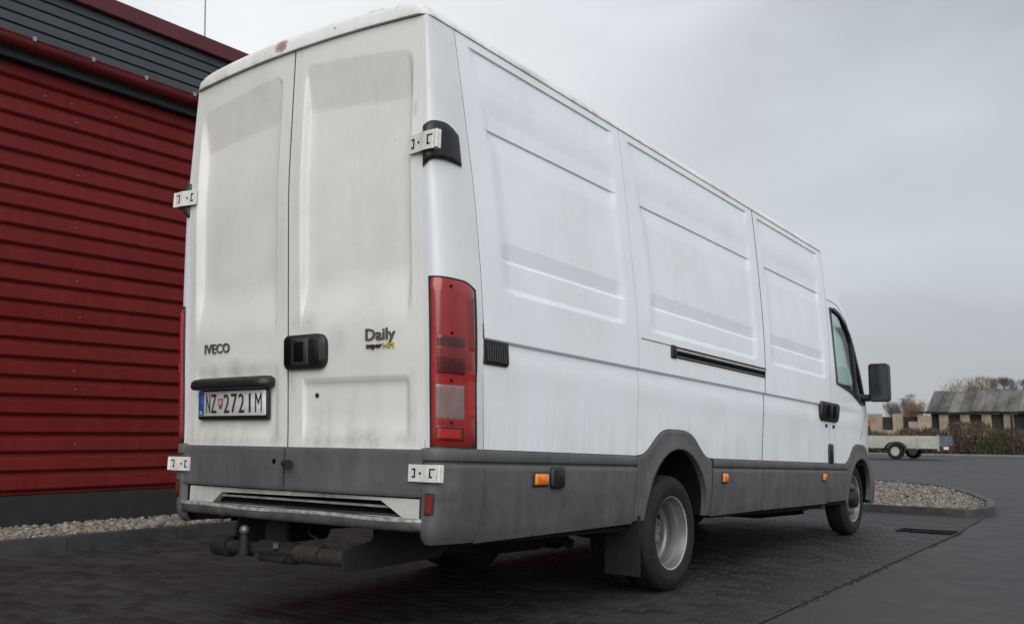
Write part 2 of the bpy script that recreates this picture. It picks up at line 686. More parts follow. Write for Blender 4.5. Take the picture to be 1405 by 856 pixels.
cells = []
yy = -3.98
rowi = 0
while yy < 9.17:
    x = -3.72 - (.1 if rowi % 2 else 0)
    while x < edge(yy + .05) - .02:
        xa, xb = max(x, -3.72), min(x + .2, edge(yy + .05))
        if xb - xa > .03:
            cells.append((xa, xb, yy, yy + .1))
        x += .2
    yy += .1
    rowi += 1
info = []
for c in cells:
    cx, cy = (c[0] + c[1]) / 2, (c[2] + c[3]) / 2
    u, v, q = camproj(cx, cy, 0)
    infr = 0 <= u <= 1 and 0 <= v <= 1.01
    hidden = (-.95 < cx < .95 and cy > .35)
    info.append((0 if infr and not hidden and c[1] - c[0] > .19 else 1, q, c))
info.sort(key=lambda t: (t[0], t[1]))
pm = bpy.data.meshes.new('paver')
pv, pf = paver_geo(-.0965, .0965, -.0465, .0465, b=.007)
pm.from_pydata(pv, [], pf)
pm.materials.append(PAVER)
for (_, q, c) in info[:300]:
    o = bpy.data.objects.new('paver', pm)
    COL.objects.link(o)
    o.parent = bay
    o.location = ((c[0] + c[1]) / 2, (c[2] + c[3]) / 2, random.uniform(-.0025, .0015))
    o.rotation_euler = (random.gauss(0, .008), random.gauss(0, .006), random.gauss(0, .006))
rest = MB()
tones = []
for (_, q, c) in info[300:]:
    if c[2] < -3.2:
        continue
    dz = random.uniform(-.0025, .0015)
    v, f = paver_geo(c[0] + .0035, c[1] - .0035, c[2] + .0035, c[3] - .0035, dz, .007, tilt=(random.gauss(0, .006), random.gauss(0, .008)))
    rest.add(v, f)
    tones += [random.random()] * len(v)
po = rest.build('pavers_beyond', PAVER, bay)
at = po.data.attributes.new('tone', 'FLOAT', 'POINT')
at.data.foreach_set('value', tones)
tag(po, kind='stuff')

# moss and dirt along the edge of the bay
MOSS = simple('moss', (.026, .026, .015), .95, noise=.5, nscale=60)
mv = MB()
for i in range(900):
    y = random.uniform(-1.5, 9.1)
    if math.sin(y * 2.1) + math.sin(y * 5.3 + 1) < random.uniform(-1.2, 1.2):
        continue
    x = edge(y) + random.gauss(.012, .010)
    h = random.uniform(.004, .016)
    w = random.uniform(.004, .012)
    a = random.uniform(0, 6.28)
    dx, dy = math.cos(a) * w, math.sin(a) * w
    mv.add([(x - dx, y - dy, -.013), (x + dx, y + dy, -.013), (x + random.gauss(0, .006), y + random.gauss(0, .006), -.013 + h)], [(0, 1, 2)])
tag(mv.build('moss_strip', MOSS), 'thin line of moss along the edge of the dark paving', 'moss', kind='stuff')

# ---- kerbs and gravel
KERB = simple('kerb_concrete', (.042, .042, .044), .85, noise=.4, nscale=5, bump=.3)
KERBL = simple('kerb_concrete_light', (.075, .075, .073), .85, noise=.3, nscale=5, bump=.3)


def kerb_stone(name, pts0, pts1, z1, mat, parent):
    """one kerb stone between two plan points with inner offsets"""
    (ax, ay), (bx, by_) = pts0
    (cx, cy), (dx, dy) = pts1
    v = []
    b = .012
    for z, k_ in ((-.03, 0), (z1 - b, 0), (z1, b)):
        q = []
        mx_, my_ = (ax + bx + cx + dx) / 4, (ay + by_ + cy + dy) / 4
        for (x, y) in ((ax, ay), (bx, by_), (dx, dy), (cx, cy)):
            d = math.hypot(mx_ - x, my_ - y)
            q.append((x + (mx_ - x) / d * k_, y + (my_ - y) / d * k_, z))
        v += q
    f = [(8, 9, 10, 11)]
    for l in (0, 4):
        for k_ in range(4):
            f.append((l + k_, l + (k_ + 1) % 4, l + 4 + (k_ + 1) % 4, l + 4 + k_))
    return obj(name, v, f, mat, parent, smooth=False)


ks = tag(obj('wall_kerb', [(-3.8, -4, -.012), (-3.74, -4, -.012), (-3.74, 9.3, -.012), (-3.8, 9.3, -.012)], [(0, 1, 2, 3)], KERB, smooth=False), kind='structure')
y = -4.0
while y < 9.3:
    dz = random.gauss(0, .003)
    kerb_stone('kerb_stone', ((-3.735, y + .004), (-3.735, y + .996)), ((-3.835, y + .004), (-3.835, y + .996)), .12 + dz, KERB, ks)
    y += 1.0
ISL = [(-3.9, 9.42), (-1.9, 9.36), (.2, 9.30), (1.36, 9.22), (1.55, 9.38), (1.58, 9.9), (1.42, 11.0), (.80, 13.0), (.10, 14.8), (-1.7, 16.6), (-4.2, 17.9), (-8, 19)]
ki = tag(obj('island_kerb', [(-3.9, 9.42, -.012), (-3.9, 9.5, -.012), (1.3, 9.3, -.012), (1.3, 9.24, -.012)], [(0, 1, 2, 3)], KERB, smooth=False), kind='structure')


def offset_poly(P, d):
    out = []
    for i in range(len(P)):
        a = Vector(P[max(i - 1, 0)])
        c = Vector(P[min(i + 1, len(P) - 1)])
        t = (c - a).normalized()
        out.append((P[i][0] - t.y * d, P[i][1] + t.x * d))
    return out


pl = []
for i in range(len(ISL) - 1):
    L = math.dist(ISL[i], ISL[i + 1])
    n = max(1, round(L / 1.0))
    for k_ in range(n):
        pl.append((ISL[i][0] + (ISL[i + 1][0] - ISL[i][0]) * k_ / n, ISL[i][1] + (ISL[i + 1][1] - ISL[i][1]) * k_ / n))
pl.append(ISL[-1])
pin = offset_poly(pl, .10)
for i in range(len(pl) - 1):
    kerb_stone('kerb_stone', (pl[i], pl[i + 1]), (pin[i], pin[i + 1]), .085 + random.gauss(0, .004), KERB if pl[i][1] < 9.6 else KERBL, ki)


def gravel_mat():
    k = NT('gravel')
    a = k.n('ShaderNodeAttribute', attribute_name='tone')
    r = k.n('ShaderNodeValToRGB')
    cr = r.color_ramp
    cr.elements[0].position = 0
    cr.elements[0].color = (.07, .065, .062, 1)
    cr.elements[1].position = 1
    cr.elements[1].color = (.40, .385, .36, 1)
    for p_, c_ in ((.3, (.15, .13, .11, 1)), (.55, (.20, .158, .12, 1)), (.8, (.27, .255, .235, 1))):
        e = cr.elements.new(p_)
        e.color = c_
    k.l(a.outputs['Fac'], r.inputs[0])
    k.base(k.mix(k.rng(k.noise(60, 3), .3, .7, 0, .35), r.outputs[0], (.12, .11, .10)))
    k.rough(.85)
    return k.m


GRAVEL = gravel_mat()


def pebbles(name, place, n, zf, size):
    t = (1 + 5 ** .5) / 2
    ico = np.array([(-1, t, 0), (1, t, 0), (-1, -t, 0), (1, -t, 0), (0, -1, t), (0, 1, t), (0, -1, -t), (0, 1, -t), (t, 0, -1), (t, 0, 1), (-t, 0, -1), (-t, 0, 1)]) / 1.902
    fi = np.array([(0, 11, 5), (0, 5, 1), (0, 1, 7), (0, 7, 10), (0, 10, 11), (1, 5, 9), (5, 11, 4), (11, 10, 2), (10, 7, 6), (7, 1, 8), (3, 9, 4), (3, 4, 2), (3, 2, 6), (3, 6, 8), (3, 8, 9), (4, 9, 5), (2, 4, 11), (6, 2, 10), (8, 6, 7), (9, 8, 1)])
    Vs, Fs, T = [], [], []
    for i in range(n):
        x, y = place()
        s = rng.uniform(*size) * rng.uniform(.7, 1.3, 3) * np.array([1, 1, .75])
        a = rng.uniform(0, 6.28)
        p_ = ico * rng.uniform(.8, 1.15, (12, 1)) * s
        ca, sa = math.cos(a), math.sin(a)
        p_ = p_ @ np.array([[ca, sa, 0], [-sa, ca, 0], [0, 0, 1]])
        Vs.append(p_ + np.array([x, y, zf + rng.uniform(-.012, .02)]))
        Fs.append(fi + 12 * i)
        T += [rng.beta(1.6, 1.6)] * 12
    o = obj(name, np.concatenate(Vs), np.concatenate(Fs), GRAVEL, smooth=False)
    a_ = o.data.attributes.new('tone', 'FLOAT', 'POINT')
    a_.data.foreach_set('value', T)
    return o


GBED = simple('gravel_bed', (.14, .125, .11), .95, noise=.5, nscale=30, bump=.6)
g1_ = pebbles('gravel', lambda: (rng.uniform(-4.75, -3.86), rng.uniform(-1.0, 9.0)), 7500, .103, (.013, .031))
tag(g1_, 'strip of pale mixed gravel between kerb and red building', 'gravel', kind='stuff')
tag(obj('gravel_bed', [(-4.8, -4, .085), (-3.84, -4, .085), (-3.84, 14, .085), (-4.8, 14, .085)], [(0, 1, 2, 3)], GBED, smooth=False), kind='structure')
inner = offset_poly(pl, .12)


def in_poly(x, y, P):
    c = False
    j = len(P) - 1
    for i in range(len(P)):
        if (P[i][1] > y) != (P[j][1] > y) and x < (P[j][0] - P[i][0]) * (y - P[i][1]) / (P[j][1] - P[i][1]) + P[i][0]:
            c = not c
        j = i
    return c


poly_in = inner + [(-8, 9.55)]


def isl_place():
    while True:
        y = 9.3 + (17 - 9.3) * rng.uniform() ** 1.5
        x = rng.uniform(-3.9, 1.5)
        if in_poly(x, y, poly_in):
            return x, y


g2_ = pebbles('gravel', isl_place, 12000, .055, (.012, .027))
tag(g2_, 'pale gravel filling the kerbed island in front of the van', 'gravel', kind='stuff')
tag(obj('island_bed', [(a, b, .045) for a, b in poly_in], [tuple(range(len(poly_in)))], GBED, smooth=False), kind='structure')

# ---- drain grate in the paving
gr = empty('drain_grate', 'black iron drain grate set in paving near the gravel island', 'drain', (1.385, 7.08, 0))
IRON = simple('cast_iron', (.004, .004, .0045), .9, noise=.4, nscale=30, spec=.1)
fr_ = MB()
fr_.box(-.26, .26, -.17, -.14, -.004, .009).box(-.26, .26, .14, .17, -.004, .009).box(-.26, -.23, -.139, .139, -.004, .009).box(.23, .26, -.139, .139, -.004, .009)
fr_.build('frame', IRON, gr)
for i in range(9):
    MB().box(-.21 + i * .05, -.185 + i * .05, -.138, .138, -.004, .0075).build('bar', IRON, gr)
MB().box(-.228, .228, -.138, .138, -.0065, .0045).build('sump', BLACKM, gr)

# ================================================================== RED BUILDING
XW = -4.76
YB0, YB1 = -5.0, 13.0


def red_mat():
    k = NT('red_sheet')
    f = k.noise(1.2, 5, .6, vec=k.coord((1, .3, 1)))
    st = k.noise(2, 5, .6, vec=k.coord((6, 6, .8)))
    oi = k.n('ShaderNodeObjectInfo')
    f = k.math('ADD', f, k.math('MULTIPLY', k.math('SUBTRACT', oi.outputs['Random'], .5), .25))
    k.base(k.mix(k.math('ADD', k.math('MULTIPLY', k.rng(f, .3, .7), .5), k.math('MULTIPLY', k.rng(st, .35, .7), .4)), (.120, .0095, .0105), (.168, .0220, .0215)))
    k.rough(k.rng(st, .3, .7, .45, .6))
    k.b.inputs['Specular IOR Level'].default_value = .15
    k.bump(k.noise(3, 3, vec=k.coord((1, .4, 1))), .08, .02)
    return k.m


RED = red_mat()
GUTTER = simple('gutter_red', (.105, .008, .009), .42, noise=.2, nscale=4)
CAP = simple('fascia_red', (.085, .014, .020), .5, noise=.15, nscale=4)
SLATE = simple('grey_sheet', (.055, .062, .075), .55, noise=.15, nscale=3)
PLINTH = simple('plinth_dark', (.0165, .0165, .017), .8, noise=.3, nscale=6, bump=.2)
bld = empty('workshop_building', 'red corrugated sheet workshop with dark plinth and grey parapet left of the van', 'building', (XW, 0, 0))
bw = MB()
bw.box(-6, -.04, YB0, YB1, .386, 4.33)
bw.build('wall', simple('wall_core', (.05, .008, .009), .8), bld)
MB().box(-5.9, .015, YB0 + .02, YB1 - .02, -.02, .385).build('plinth', PLINTH, bld)
pitch = .1677
zb = .405
prof = [(.000, .004), (-.004, .004), (.016, .030), (.018, .034), (.018, .138), (.016, .142), (-.012, .160), (-.012, .1677)]
# one trapezoidal rib per board : recessed joint at the bottom, sloped shoulders
prof = [(-.022, 0.), (-.022, .018), (.012, .046), (.015, .052), (.015, .1500), (.013, .1545), (-.018, .1600), (-.022, .1650), (-.022, .1677)]
n_b = 23
seg = 12
for i in range(n_b):
    z0 = zb - pitch * .06 + i * pitch
    ys_ = np.linspace(YB0 + .03, YB1 - .03, seg + 1)
    P = np.array([[(a + .0012 * math.sin(yv * 1.7 + i * 2.1), yv, z0 + b_) for a, b_ in prof] for yv in ys_])
    V, F = grid_vf(P)
    o = obj('cladding_board', V, F, RED, bld, smooth=False)
SCREW = simple('screw_head', (.18, .16, .16), .4, metal=.5)
scm = bpy.data.meshes.new('screw')
v_, f_ = lathe([(0, .0001), (.006, .006), (.008, .0001)], 8)
scm.from_pydata(v_, [], f_)
scm.materials.append(SCREW)
for (yb_, zz) in ((1.55, .69), (1.52, 1.19), (1.50, 1.36), (1.52, 1.86), (1.47, 2.20), (1.43, 2.70), (1.41, 3.21), (1.36, 3.71), (1.75, 3.88), (1.30, 3.88), (1.05, 3.88), (-.5, 1.36), (-.5, 2.2), (-.5, 3.2), (3.2, 1.19), (3.2, 2.2), (3.2, 3.2)):
    k_ = round((zz - zb) / pitch)
    o = bpy.data.objects.new('screw', scm)
    COL.objects.link(o)
    o.parent = bld
    o.location = (.0155, yb_, zb - pitch * .06 + k_ * pitch + .10)
    o.scale = (1.4, 1.6, 1.6)
# gutter: half round channel on brackets
GX, GZ, GR = .17, 4.405, .085
th = np.linspace(-math.pi * 1.02, .02 * math.pi, 15)
P = []
for yv in np.linspace(YB0, YB1, 10):
    P.append([(GX + GR * math.cos(t), yv, GZ + GR * math.sin(t)) for t in th] + [(GX + GR + .012, yv, GZ + .012), (GX + GR - .002, yv, GZ + .022)])
    P[-1] += [(GX + (GR - .006) * math.cos(t), yv, GZ + (GR - .006) * math.sin(t)) for t in th[::-1]]
grid('gutter', np.array(P), GUTTER, bld, flip=True)
MB().box(-.03, GX - GR + .03, YB0, YB1, 4.245, 4.315).build('eaves_board', simple('eaves_dark', (.014, .015, .018), .6), bld, bevel=.004)
brk = simple('bracket_zinc', (.35, .34, .33), .5, metal=.6)
y = -4.7
while y < YB1:
    b_ = MB()
    b_.box(GX - GR + .01, GX + GR + .018, y - .014, y + .014, GZ + .026, GZ + .032)
    b_.box(GX + GR + .004, GX + GR + .020, y - .014, y + .014, GZ - .01, GZ + .026)
    b_.build('gutter_bracket', brk, bld)
    y += .55
# grey parapet of ribbed sheets above the gutter
pz0, npar, pp = 4.42, 6, .103
for i in range(npar):
    z0 = pz0 + i * pp
    pr = [(-.045, 0), (-.045, .010), (-.018, .017), (-.015, .094), (-.045, .103)]
    P = np.array([[(a - .02, yv, z0 + b_) for a, b_ in pr] for yv in np.linspace(YB0 + .02, YB1 - .02, 8)])
    V, F = grid_vf(P)
    obj('parapet_board', V, F, SLATE, bld, smooth=False)
MB().box(-.30, -.066, YB0 + .03, YB1 - .03, 4.34, 5.04).build('parapet_core', BLACKM, bld)
MB().box(-.34, .035, YB0, YB1, 5.035, 5.20).build('fascia', CAP, bld, bevel=.006)
MB().box(-6, -.35, YB0 + .05, YB1 - .05, 4.9, 4.99).build('roof', SLATE, bld)
mast = empty('lightning_rod', 'thin lightning rod standing on the roof of the red building', 'rod', (-6.55, 4.0, 4.99))
MB().tube([(0, 0, 0), (-.05, 0, .7), (-.16, 0, 2.6)], [.012, .009, .007], 8).build('rod', simple('rod_steel', (.12, .12, .12), .5, metal=.5), mast)
MB().box(-.08, .08, -.08, .08, 0, .05).build('base_plate', PLINTH, mast, bevel=.005)
# ================================================================== VAN
PHI, YR, RT = .03426, 2.304, .35
van = empty('delivery_van', 'dirty white long wheelbase panel van with grey lower cladding parked on the paving', 'van')
MV = Matrix.Translation((0, YR, RT)) @ Matrix.Rotation(-PHI, 4, 'X') @ Matrix.Translation((0, -YR, -RT))
van.matrix_world = MV
MVI = MV.inverted()

_up = smooth_tab([(1.0, .980), (1.33, .974), (1.62, .968), (2.0, .943), (2.45, .905), (2.8, .868), (3.0, .845)], .06)
_lo = smooth_tab([(.2, .86), (.36, .90), (.45, .932), (.62, .953), (.82, .956), (1.10, .960), (1.18, .9635), (1.23, .9645), (1.31, .957), (1.4, .955)], .018)


def X(z, amp=1.):
    z = np.asarray(z, float)
    k = lstep(1.315, 1.326, z)
    full = _lo(z) * (1 - k) + _up(z) * k
    k2 = lstep(1.12, 1.45, z)
    plain = _lo(np.minimum(z, 1.2)) * (1 - k2) + _up(z) * k2
    return plain * (1 - amp) + full * amp


YD = smooth_tab([(.3, .06), (.55, .055), (.82, .05), (2.1, -.052), (2.8, -.062), (3.0, -.062)], .08)


def ydoor(x, z):
    return YD(z) - .033 * (1 - (np.asarray(x) / .87) ** 2)


XD = lambda z: np.interp(z, [.4, .8, 2.8], [.868, .868, .856])
YS = smooth_tab([(.3, .318), (.45, .335), (.62, .35), (.8, .35), (1.33, .305), (1.6, .276), (2.02, .234), (2.44, .174), (2.8, .13)], .05)
S12 = smooth_tab([(.8, 1.812), (1.1, 1.825), (1.33, 1.809), (1.6, 1.797), (2.0, 1.762), (2.5, 1.732), (2.8, 1.717)], .06)
S23 = smooth_tab([(.8, 3.79), (1.0, 3.81), (1.33, 3.835), (1.66, 3.868), (2.0, 3.875), (2.8, 3.879)], .06)
S34 = smooth_tab([(.8, 5.40), (1.0, 5.43), (1.44, 5.465), (1.9, 5.525), (2.35, 5.565), (2.8, 5.585)], .06)


def corner(t, z, off=0.):
    """point on the squarish rear corner post, t in degrees : 0 at the door edge, 90 at the side seam"""
    t = R(min(max(t, 0.), 90.))
    xd, xs, yd, ys = XD(z), X(z, 0.), YD(z), YS(z)
    sn, cs = max(math.sin(t), 0.), max(math.cos(t), 0.)
    x = xd + (xs - xd) * sn ** .42
    y = ys - (ys - yd) * cs ** .42
    return (float(x + sn * off), float(y - cs * off), float(z))


def trange(t0, t1, n):
    u0, u1 = (math.acos(1 - 2 * min(max(q, 0), 90) / 90) / math.pi for q in (t0, t1))
    return [45 * (1 - math.cos(math.pi * u)) for u in np.linspace(u0, u1, n)]


# ---- pressed relief of the side panels
HZ = [(1.560, 0), (1.590, -.011), (1.712, -.011), (1.730, -.021), (1.815, -.009), (2.25, -.009), (2.353, -.017), (2.360, -.008), (2.43, -.008), (2.445, -.0078), (2.475, -.0055), (2.51, -.0024), (2.545, -.0005), (2.60, -.0003), (2.746, -.010), (2.752, 0)]
HZX = [a for a, b in HZ]
HZY = [b for a, b in HZ]
PANELS = [([.243, .357, .437, .447], [1.622, 1.604, 1.66, 1.66]),
          ([1.83, 1.922, 1.985, 1.955], [3.74, 3.708, 3.725, 3.707]),
          ([3.985, 4.028, 4.01, 4.013], [5.462, 5.352, 5.377, 5.361])]
PZ = [2.75, 2.36, 1.8, 1.57]


def relief(k):
    a, b = PANELS[k]

    def f(y, z):
        ya = np.interp(z, PZ[::-1], a[::-1])
        yb = np.interp(z, PZ[::-1], b[::-1])
        # rounded lower corners
        rr = .07
        drop = np.clip((1.56 + rr - z) / rr, 0, 1)
        inset = rr * (1 - np.sqrt(np.clip(1 - drop ** 2, 0, 1)))
        wd = np.where(z > 2.3, .03, .08)
        m_ = sstep(ya - .012 + inset, ya + wd + inset, y) * sstep(yb + .012 - inset, yb - wd - inset, y)
        return np.interp(z, HZX, HZY) * m_
    return f


DENT = [(2.95, 1.05, .12, -.004), (1.2, 1.05, .2, .003), (4.6, 1.0, .16, -.003), (3.3, .98, .2, .003), (1.0, 2.0, .5, .004), (2.8, 2.0, .6, .004)]


def dents(y, z):
    h = 0
    for (a, b, r_, d_) in DENT:
        h = h + d_ * np.exp(-((y - a) ** 2 + (z - b) ** 2) / r_ ** 2)
    return h


ZROWS = rows(.815, 2.797, .03, [q + e for q in HZX for e in (-.002, .0, .002)] + [1.31, 1.314, 1.3165, 1.32, 1.324, 1.3275, 1.332, 1.28, 1.24, 2.755, 2.757, 2.74, 2.748, 2.35, 2.363])
ARCH_C = (2.345, .44)


def zo(y, c=2.335, h=.171, w=.35):
    return .812 + h * np.exp(-(np.abs(np.asarray(y) - c) / w) ** 4)


def side_panel(name, s, f0, f1, ycols, rel, zb_f, mat, amp=1.):
    U = np.linspace(0, 1, ycols)
    ex = [.01, .02, .03, .045, .06, .97, .98, .99, .955, .94]
    U = np.unique(np.concatenate([U, ex]))
    P = np.zeros((len(U), len(ZROWS), 3))
    for j, zr in enumerate(ZROWS):
        y = f0(zr) + (f1(zr) - f0(zr)) * U
        z = np.full_like(y, zr)
        if zr < 1.15:
            zbv = zb_f(y)
            z = 1.15 - (1.15 - zr) * (1.15 - zbv) / (1.15 - .815)
        P[:, j, 0] = s * (X(z, amp) + (rel(y, z) if rel else 0) + dents(y, z))
        P[:, j, 1] = y
        P[:, j, 2] = z
    return grid(name, P, mat, van, flip=(s < 0), fold=(-s * .003, 0, 0))


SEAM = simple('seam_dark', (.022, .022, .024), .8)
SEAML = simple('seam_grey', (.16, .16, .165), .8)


def seam_strip(s, yf, hw, z0, z1, mat, xf):  # dark strip laid in a panel gap, the gap's shade put into its colour
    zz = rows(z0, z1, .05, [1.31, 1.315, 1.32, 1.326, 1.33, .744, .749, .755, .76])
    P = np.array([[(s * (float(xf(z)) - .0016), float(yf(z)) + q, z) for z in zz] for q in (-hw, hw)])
    return grid('seam_shade', P, mat, van, flip=s < 0)


flat = lambda y: np.full_like(np.asarray(y, float), .8155)
for s in (1, -1):
    side_panel('side_panel', s, lambda z: YS(z) + .005, lambda z: S12(z) - .003, 60, relief(0), flat, WHITE)
    side_panel('side_panel', s, lambda z: S12(z) + .003, lambda z: S23(z) - .009, 84, relief(1), lambda y: zo(y) + .0035, WHITE)
    d_ = side_panel('sliding_door' if s > 0 else 'side_panel', s, lambda z: S23(z) + .009, lambda z: S34(z) - .004, 66, relief(2), flat, WHITE)
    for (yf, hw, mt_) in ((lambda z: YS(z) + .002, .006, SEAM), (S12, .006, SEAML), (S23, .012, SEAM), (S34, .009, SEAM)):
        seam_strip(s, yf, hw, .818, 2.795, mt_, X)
    # corner post above the tail lamp and round it
    zr = rows(.815, 2.797, .05)
    P = np.array([[Vector(corner(t, z)) * 1.0 for z in zr] for t in trange(0, 90, 34)])
    P[:, :, 0] *= s
    grid('corner_post', P, WHITE_P, van, flip=(s < 0), fold=(-s * .03, .0, 0))

# ---- roof with rounded rear cap
rq = np.concatenate([np.linspace(0, .8, 14), [.86, .9, .925, .945, .96, .972, .982, .99, .996, 1.0]])
rq = np.concatenate([-rq[:0:-1], rq])
XR = .874


def roof_z(r, y, rear=True):
    r = np.asarray(r)
    zb_ = 2.8045 + .020 * (1 - r ** 2) * np.clip(1 - (y + .1) / .25, 0, 1)
    top = 2.8045 + .082 * (1 - np.abs(r) ** 22) + .034 * (1 - r ** 2)
    yr_ = -.080 - .033 * (1 - r ** 2) + .055 * (1 - np.sqrt(np.clip(1 - (np.clip(np.abs(r) - .93, 0, .07) / .07) ** 2, 0, 1)))
    t = np.clip((y - yr_) / .075, 0, 1)
    g = (1 - (1 - t) ** 3.2) ** (1 / 3.2)
    return zb_ + (top - zb_) * g, yr_


yl = np.concatenate([np.array([0, .002, .006, .012, .02, .03, .042, .056, .075, .1, .16]), np.linspace(.3, 5.68, 30)])
P = np.zeros((len(rq), len(yl), 3))
for i, r_ in enumerate(rq):
    _, yr0 = roof_z(r_, 0)
    for j, d in enumerate(yl):
        yv = yr0 + d if d < .17 else yr0 * max(0, 1 - (d - .17) / .5) + d
        yv = min(yv, 5.583)
        z, _ = roof_z(r_, yv)
        P[i, j] = (r_ * XR, yv, z)
roof = grid('roof', P, WHITE_ROOF, van, fold=(0, .0, -.006))
V, F = [], []
lip = []
for i in range(len(rq)):
    lip.append(P[i, 0])
lipP = np.array([[p_ + np.array((0, 0, -.006)), p_ + np.array((-.03 * np.sign(p_[0]) * (abs(p_[0]) > .8), .05, -.006))] for p_ in lip])
grid('drip_edge', lipP, WHITE_ROOF, roof)
for s in (1, -1):
    gP = np.array([[(s * XR, yv, 2.7985), (s * (XR - .05), yv, 2.7985)] for yv in np.linspace(-.03, 5.583, 12)])
    grid('drip_edge', gP, WHITE_ROOF, roof)
# seams in the roof cap
for rs in (.80, .775):
    pts = []
    for d in (.001, .006, .012, .02, .03, .042, .056):
        z, yr0 = roof_z(rs, 0)
        z, _ = roof_z(rs, yr0 + d)
        pts.append((rs * XR, yr0 + d + .0012, float(z) - .0012))
    if rs == .80:
        MB().tube(pts, .0022, 5).build('cap_seam', BLACKM, roof)

# ---- unseen black blocks added so panel gaps stay dark and no light leaks
cm = MB()
cm.box(-.80, .80, .12, 5.40, 1.03, 2.70)
cm.box(-.60, .60, .12, 5.40, .50, 1.028)
cm.build('gap_core', BLACKM, van)
MB().box(-.835, .835, .085, .118, .52, 2.79).build('door_gap_core', BLACKM, van)
MB().box(-.82, .82, .119, 5.55, 2.701, 2.80).build('roof_gap_core', BLACKM, van)


# ---- rear doors
def door_relief(x, z, s):
    """inward depth; x measured away from the centre line"""
    top = 2.705 - .085 * (x - .086)
    rr = .07
    cu = np.clip((rr - (top - z)) / rr, 0, 1)
    inset = rr * (1 - np.sqrt(np.clip(1 - cu ** 2, 0, 1)))
    mk = lstep(.088 + inset, .101 + inset, x) * lstep(.800 - inset, .768 - inset, x) * sstep(1.36, 1.66, z)
    d = .040 * lstep(0, .225, top - z) * mk
    if s > 0:
        d = d + .016 * lstep(1.135, 1.103, z) * lstep(.105, .114, x) * lstep(.785, .755, x) * sstep(.80, .97, z)
    else:
        d = d + .010 * sstep(.06, .11, x) * sstep(.80, .75, x) * sstep(1.22, 1.17, z) * sstep(.84, .90, z)
    return d


DZ = rows(.60, 2.793, .03, [.835, .865, 1.105, 1.135, 2.40, 2.42, 2.44, 2.46, 2.48, 2.50, 2.60, 2.62, 2.64, 2.645, 2.65, 2.655, 2.66, 2.665, 2.67, 2.675, 2.68, 2.685, 2.69, 2.695, 2.70, 2.71])
DX = rows(.0028, 1.0, .03, [])
doors = {}
for s in (1, -1):
    xs_ = np.unique(np.concatenate([np.linspace(.0055, .864, 30), [.066, .072, .08, .087, .0885, .092, .096, .1005, .102, .1045, .1055, .109, .1135, .115, .118, .12, .135, .15, .17, .70, .72, .74, .752, .764, .778, .785, .792, .77, .80]]))
    P = np.zeros((len(xs_), len(DZ), 3))
    for j, zr in enumerate(DZ):
        sc = (XD(zr) - .004) / .864
        xx = xs_ * np.where(xs_ > .8, 1 + (sc - 1) * (xs_ - .8) / .064, 1)
        z = np.full_like(xx, zr)
        if zr > 2.55:
            z = zr + (zr - 2.55) / (2.793 - 2.55) * .0225 * (1 - (xx / .865) ** 2)
        y = ydoor(xx, z) + door_relief(xx, zr, s)
        P[:, j, 0] = s * xx
        P[:, j, 1] = y
        P[:, j, 2] = z
    doors[s] = grid('rear_door', P, WHITE_R, van, flip=(s < 0), fold=(0, .004, 0))
    tag(doors[s], 'right rear door with black handle' if s > 0 else 'left rear door carrying the number plate')
    zt = rows(.5985, .8065, .02, [.6, .603, .803, .8055])
    xt = rows(.0065, .866, .04, [.009, .864])
    P = np.zeros((len(xt), len(zt), 3))
    for j, zr in enumerate(zt):
        e = .014 - .004 * lstep(.800, .8065, zr) - .004 * lstep(.604, .5985, zr)
        P[:, j, 0] = s * xt
        P[:, j, 1] = ydoor(xt, zr) - e - .003 * lstep(.62, .70, zr)
        P[:, j, 2] = zr
    grid('lower_trim', P, GREY, doors[s], flip=(s < 0), fold=(0, .012, 0))


def onrear(s=1, extra=0.):
    return lambda a, b, d: (float(a), float(ydoor(a, b)) - d - extra, float(b))


dr, dl = doors[1], doors[-1]
# handle
plate('door_handle', rrect(-.003, .284, 1.178, 1.346, [.03, .05, .05, .03]), onrear(), .030, BLACK, dr, .008)
plate('handle_rim', rrect(.060, .178, 1.197, 1.327, .008), onrear(), .0345, simple('handle_grey', (.035, .036, .04), .45), dr, .003, .028)
plate('handle_recess', rrect(.082, .150, 1.212, 1.310, .005), onrear(), .0352, BLACKM, dr, .001, .030)
plate('handle_pocket', rrect(.004, .052, 1.200, 1.325, .005), onrear(), .0312, BLACKM, dr, .001, .02)
plate('handle_grip', rrect(.185, .268, 1.200, 1.325, .02), onrear(), .036, BLACK, dr, .006, .026)
plate('lock_cylinder', rrect(.183, .205, 1.043, 1.065, .0108, 8), lambda a, b, d: (a, float(ydoor(a, b)) + .016 - d, b), .008, BLACK, dr, .002)
# badges
text_mesh('badge_lettering', 'IVECO', -.694, -.468, 1.291, 1.341, onrear(), CHROME, dl, .008, weight=.004)
text_mesh('badge_lettering', 'Daily', .530, .706, 1.281, 1.352, onrear(), CHROME, dr, .008, weight=.008)
text_mesh('badge_lettering', 'super', .532, .628, 1.254, 1.279, onrear(), PLATEK, dr, .008, weight=.01)
text_mesh('badge_lettering', 'HPI', .634, .698, 1.260, 1.283, onrear(), YELLOW, dr, .008, weight=.02)
